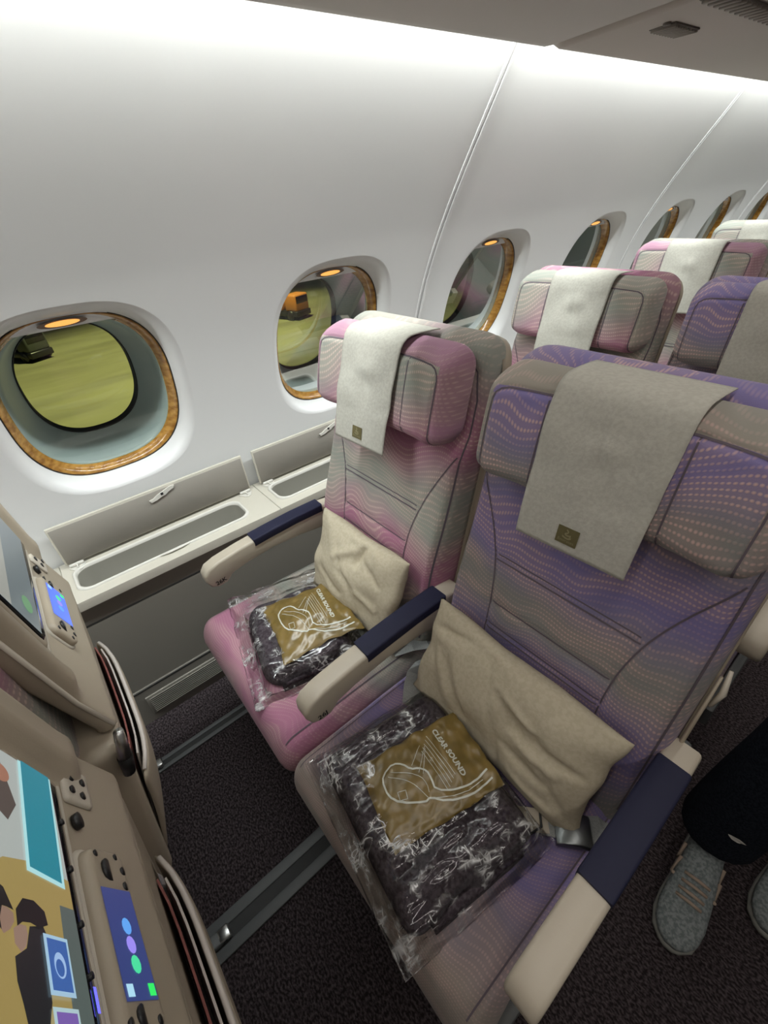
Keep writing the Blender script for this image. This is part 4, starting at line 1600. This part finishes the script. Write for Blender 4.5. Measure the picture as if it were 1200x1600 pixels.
# pink seat
pillow('p', (-.772, .462, .622), (1, .02, .02), (0.02, .36, .94), .178, .128, .050, 8.0,
       'smaller cream pillow leaning on the pink seat back by the wall', dents=((.1, .5, .35, .014), (.5, -.3, .3, .012)),
       creases=((.25, .95, .15, .35, .06, -.012), (.1, .75, -.4, .25, .07, .008), (.3, .6, .7, .2, .06, -.008), (.2, -.1, .75, -.35, .07, .009),
                (-.6, -.2, .0, -.5, .07, -.008), (-.2, .1, .3, -.2, .06, -.007)))
blanket_pack((-.808, .278, .4785), math.radians(-14), .140, .118, .062, 6.0,
             'plum blanket in a loose flared plastic bag on the pink seat', (.085, .02, .03, .02))
headset_bag((-.790, .315, .550), math.radians(-12), .106, .108, .026, 4.0,
            'crumpled gold headset bag with guitar print on the pink seat', (0.03, 0.0))

# ------------------------------------------------------------------ seat belts
def belt(name, pts, wid, m, parent, th=.0016):
    pts = [Vector(p) for p in pts]
    V, F = [], []
    for i, p in enumerate(pts):
        t = (pts[min(i + 1, len(pts) - 1)] - pts[max(i - 1, 0)]).normalized()
        s = t.cross(Vector((0, 0, 1)))
        s = s.normalized() if s.length > 1e-4 else Vector((0, 1, 0))
        nrm = s.cross(t).normalized()
        for (k, d) in ((-1, 0), (1, 0), (1, th), (-1, th)):
            V.append(p + s * wid / 2 * k + nrm * d)
    for i in range(len(pts) - 1):
        for k in range(4):
            F.append((i * 4 + k, i * 4 + (k + 1) % 4, i * 4 + 4 + (k + 1) % 4, i * 4 + 4 + k))
    F += [(0, 1, 2, 3), tuple(len(V) - 4 + k for k in (3, 2, 1, 0))]
    return mesh(name, V, F, m, parent, smooth=False)


sb = empty('seat_belt', (-.49, .42, .48))
belt('webbing', [(-.035, .085, -.035), (-.025, .045, -.004), (-.012, .010, .012), (.008, -.018, .012), (.040, -.052, .004), (.075, -.075, -.002)], .046, STRAP, sb)
tag(sb, 'grey seat belt strap at the wall side of the purple seat', 'seat belt', 'seat belts')
sb2 = empty('seat_belt', (-.10, .41, .475))
belt('webbing', [(.085, .085, -.02), (.062, .055, .004), (.035, .020, .014), (-.02, -.02, .016)], .046, STRAP, sb2)
bk = prism('buckle', [(-.030, 0), (-.030, .010), (-.02, .017), (.01, .021), (.030, .016), (.034, .006), (.034, 0)], -.026, .026, 'xz', DARKSTEEL, sb2, bev=.003)
bk.data.transform(Matrix.Translation((.028, .006, .014)) @ Matrix.Rotation(math.radians(40), 4, 'Z'))
tg = belt('belt_tongue', [(-.010, -.012, .016), (-.045, -.045, .018), (-.075, -.07, .012)], .040, CREAM, sb2)
tube('belt_loop', [(-.055, .01, .020), (-.030, -.010, .024), (-.012, -.030, .022), (-.02, -.055, .016)], .0022, BLACKPL, sb2, n=6)
tag(sb2, 'dark steel seat belt buckle beside the aisle armrest', 'seat belt', 'seat belts')
sb3 = empty('seat_belt', (-.58, .47, .475))
belt('webbing', [(.03, .085, -.015), (.022, .05, .010), (.004, .012, .018), (-.02, -.03, .008)], .046, STRAP, sb3)
tag(sb3, 'grey seat belt strap at the aisle side of the pink seat, under the armrest', 'seat belt', 'seat belts')


# ------------------------------------------------------------------ person standing in the aisle
def skin_mesh(name, nodes, edges, material, parent, sub=2, root=0):
    me = bpy.data.meshes.new(name)
    me.from_pydata([n[:3] for n in nodes], edges, [])
    o = bpy.data.objects.new(name, me)
    COL.objects.link(o)
    o.parent = parent
    md = o.modifiers.new('skin', 'SKIN')
    md.use_smooth_shade = True
    lay = me.skin_vertices[0].data if me.skin_vertices else None
    if lay is None:
        bm = bmesh.new()
        bm.from_mesh(me)
        bm.verts.layers.skin.verify()
        bm.to_mesh(me)
        bm.free()
        lay = me.skin_vertices[0].data
    for i, n in enumerate(nodes):
        r = n[3]
        lay[i].radius = r if isinstance(r, tuple) else (r, r)
        lay[i].use_root = (i == root)
    s = o.modifiers.new('sub', 'SUBSURF')
    s.levels = sub
    s.render_levels = sub
    # bake modifiers so the object is a plain mesh
    dg = bpy.context.evaluated_depsgraph_get()
    new = bpy.data.meshes.new_from_object(o.evaluated_get(dg))
    bpy.data.objects.remove(o)
    new.materials.clear()
    return link(name, new, material, parent)


def loft(name, secs, material, parent, n=24, cap=True):
    """secs: list of (centre, ex, ey, pts) -> rings; pts are unit (u,v) pairs scaled already"""
    V, F = [], []
    for ring in secs:
        V += ring
    n = len(secs[0])
    for j in range(len(secs) - 1):
        for i in range(n):
            k = (i + 1) % n
            F.append((j * n + i, j * n + k, (j + 1) * n + k, (j + 1) * n + i))
    if cap:
        F.append(tuple(range(n)))
        F.append(tuple((len(secs) - 1) * n + i for i in range(n - 1, -1, -1)))
    return mesh(name, V, F, material, parent)


def shoe(parent, heel, ang, L=.285):
    """trainer pointing along ang from the heel point on the floor"""
    d = Vector((math.cos(ang), math.sin(ang), 0))
    s = Vector((-d.y, d.x, 0))
    H0 = Vector(heel)

    def ring(t, w, z0, z1, n=20, sq=2.6):
        o = []
        for i in range(n):
            u, v = se(2 * math.pi * i / n, 1, 1, sq)
            o.append(H0 + d * (t * L) + s * (u * w) + Vector((0, 0, (z0 + z1) / 2 + v * (z1 - z0) / 2)))
        return o
    up = loft('shoe', [ring(.02, .022, .022, .070), ring(.06, .033, .02, .098), ring(.18, .038, .02, .105), ring(.34, .040, .02, .100), ring(.48, .043, .02, .088),
                       ring(.62, .047, .02, .070), ring(.76, .049, .02, .058), ring(.88, .044, .02, .052), ring(.96, .030, .02, .045), ring(.995, .014, .022, .038)], SHOE, parent)
    loft('sole', [ring(.0, .022, .001, .026), ring(.05, .036, .001, .028), ring(.2, .041, .001, .028), ring(.45, .043, .001, .026), ring(.65, .050, .001, .026),
                  ring(.80, .051, .001, .026), ring(.92, .042, .002, .026), ring(.99, .022, .004, .024), ring(1.01, .010, .008, .020)], SOLE, up)
    for k in range(4):
        t = .50 + .055 * k
        zt = float(np.interp(t, [.34, .48, .62, .76], [.100, .088, .070, .058])) + .002
        tube('lace', [H0 + d * (t * L) + s * (-.026) + Vector((0, 0, zt - .006)), H0 + d * ((t + .01) * L) + Vector((0, 0, zt + .003)), H0 + d * (t * L) + s * .026 + Vector((0, 0, zt - .006))], .0042, SHOE2, up, n=6)
    # zigzag side flash
    for sg in (-1, 1):
        pts = [H0 + d * (q[0] * L) + s * (sg * q[2]) + Vector((0, 0, q[1])) for q in ((.26, .075, .041), (.36, .045, .0425), (.40, .078, .041), (.50, .042, .0445), (.54, .066, .043))]
        tube('side_flash', pts, .0045, SHOE2, up, n=6)
    return up


pe = empty('person', (.24, .92, 0))
P = lambda x, y, z: (x - .24, y - .92, z)
# skin: head, neck, hands in one surface with the body core
bn = [(*P(.27, .965, .98), .12), (*P(.27, .97, 1.20), .13), (*P(.27, .97, 1.40), (.15, .10)), (*P(.27, .965, 1.50), .055), (*P(.27, .945, 1.58), (.068, .08)), (*P(.27, .935, 1.67), (.078, .095)), (*P(.27, .94, 1.74), (.05, .06)),
      (*P(.09, .97, 1.41), .055), (*P(.05, .985, 1.15), .043), (*P(.06, .89, .93), .033), (*P(.06, .86, .86), (.036, .020)),
      (*P(.45, .97, 1.41), .055), (*P(.49, .985, 1.15), .043), (*P(.47, .90, .93), .033), (*P(.47, .87, .86), (.036, .020))]
be = [(0, 1), (1, 2), (2, 3), (3, 4), (4, 5), (5, 6), (2, 7), (7, 8), (8, 9), (9, 10), (2, 11), (11, 12), (12, 13), (13, 14)]
for base, hx in ((10, .06), (14, .47)):
    for k, (dx, ln) in enumerate(((-.024, .065), (-.008, .075), (.008, .072), (.024, .058))):
        i0 = len(bn)
        bn.append((*P(hx + dx, .858, .825), .0095))
        bn.append((*P(hx + dx, .848, .825 - ln * .55), .009))
        bn.append((*P(hx + dx, .858, .825 - ln), .0075))
        be += [(base, i0), (i0, i0 + 1), (i0 + 1, i0 + 2)]
    i0 = len(bn)
    sgn = 1 if hx < .2 else -1
    bn.append((*P(hx + sgn * .038, .845, .85), .011))
    bn.append((*P(hx + sgn * .050, .838, .815), .0095))
    be += [(base, i0), (i0, i0 + 1)]
skin_mesh('body', bn, be, SKIN, pe)
for sx_ in (-.03, .03):
    tube('eye', [P(.27 + sx_, .848, 1.655), P(.27 + sx_, .842, 1.655)], [.009, .007], BLACKPL, pe, n=10, up=(1, 0, 0))
    tube('ear', [P(.27 + sx_ * 2.55, .945, 1.67), P(.27 + sx_ * 2.75, .952, 1.65), P(.27 + sx_ * 2.6, .948, 1.62)], [.012, .015, .009], SKIN, pe, n=8)
tube('nose', [P(.27, .845, 1.66), P(.27, .832, 1.625), P(.27, .846, 1.617)], [.008, .013, .010], SKIN, pe, n=8)
tube('mouth', [P(.25, .850, 1.588), P(.27, .844, 1.586), P(.29, .850, 1.588)], .006, MAGA, pe, n=6)
skin_mesh('hair', [(*P(.27, .975, 1.62), (.07, .06)), (*P(.27, .975, 1.70), (.085, .085)), (*P(.27, .955, 1.765), (.075, .075)), (*P(.27, .90, 1.76), (.06, .04))], [(0, 1), (1, 2), (2, 3)], HAIR, pe)
# trousers: wide soft legs, mid-step
tn = [(*P(.27, .965, .96), (.165, .12)), (*P(.27, .965, .86), (.16, .125)),
      (*P(.185, .935, .72), (.095, .105)), (*P(.160, .895, .50), (.080, .088)), (*P(.136, .865, .28), (.084, .088)), (*P(.128, .852, .13), (.084, .090)), (*P(.128, .848, .090), (.080, .086)),
      (*P(.355, 1.00, .72), (.095, .105)), (*P(.365, 1.01, .50), (.080, .088)), (*P(.322, 1.03, .28), (.076, .084)), (*P(.300, 1.05, .13), (.075, .085)), (*P(.300, 1.05, .085), (.072, .082))]
te = [(0, 1), (1, 2), (2, 3), (3, 4), (4, 5), (5, 6), (1, 7), (7, 8), (8, 9), (9, 10), (10, 11)]
tr = skin_mesh('trousers', tn, te, TROUSER, pe)
# jacket
jn = [(*P(.27, .965, .90), (.175, .13)), (*P(.27, .97, 1.10), (.165, .125)), (*P(.27, .97, 1.32), (.175, .125)), (*P(.27, .968, 1.45), (.09, .075)),
      (*P(.075, .97, 1.40), .070), (*P(.045, .985, 1.15), .058), (*P(.055, .905, .96), .048),
      (*P(.465, .97, 1.40), .070), (*P(.495, .985, 1.15), .058), (*P(.475, .915, .96), .048)]
je = [(0, 1), (1, 2), (2, 3), (2, 4), (4, 5), (5, 6), (2, 7), (7, 8), (8, 9)]
skin_mesh('jacket', jn, je, JACKET, pe)
shoe(pe, P(.128, .865, 0), math.radians(-84))
shoe(pe, P(.292, 1.052, 0), math.radians(-91))
mesh('reflective_patch', [P(.150 + .014 * math.cos(t) * (1 + .3 * math.sin(3 * t)), .770 + .003 * math.cos(t), .255 + .008 * math.sin(t)) for t in np.linspace(0, 2 * math.pi, 15)[:-1]], [tuple(range(14))], PLWHITE, tr, smooth=False)
tag(pe, 'person in dark navy trousers and grey trainers standing in the aisle', 'person')

# ------------------------------------------------------------------ apron outside the windows
APRON = two_tone('wet_apron_tarmac', (0.17, 0.16, 0.09), (0.25, 0.24, 0.13), .30, 0.75, 6, 0.35, 0.65, (1.4, .35, 1), bump=0.1)
gz = -7.6
S_struct(mesh('ground', [(-120, -70, gz), (-6, -70, gz), (-6, 110, gz), (-120, 110, gz), (-120, -70, gz - .5), (-6, -70, gz - .5), (-6, 110, gz - .5), (-120, 110, gz - .5)],
              [(0, 1, 2, 3), (7, 6, 5, 4), (0, 4, 5, 1), (1, 5, 6, 2), (2, 6, 7, 3), (3, 7, 4, 0)], APRON, smooth=False))


def vehicle(loc, rz, body, label, s=1.0):
    v = empty('apron_vehicle', loc, None, rz)
    m1 = mat('vehicle_paint', body, 0.5)
    box('chassis', (0, 0, .55 * s), (4.6 * s, 1.9 * s, .5 * s), BLACKPL, v, bev=.1)
    box('cab', (1.5 * s, 0, 1.45 * s), (1.4 * s, 1.8 * s, 1.4 * s), m1, v, bev=.15)
    box('windscreen', (2.18 * s, 0, 1.7 * s), (.1, 1.5 * s, .6 * s), DGLASS, v, bev=.03)
    box('load_bed', (-.9 * s, 0, 1.2 * s), (2.6 * s, 1.8 * s, .8 * s), m1, v, bev=.08)
    for x in (-1.5, 1.4):
        for y in (-.9, .9):
            tube('wheel', [(x * s, (y - .12) * s, .42 * s), (x * s, (y + .12) * s, .42 * s)], .42 * s, BLACKPL, v, n=18)
    tag(v, label, 'vehicle', 'service vehicles on the apron')
    return v


vehicle((-48.0, .6, gz), .5, (.05, .055, .05), 'dark service vehicle on the apron seen through the nearest window')
vehicle((-41.5, 21.5, gz), .3, (.55, .20, .05), 'orange service vehicle on the apron seen through the second window')
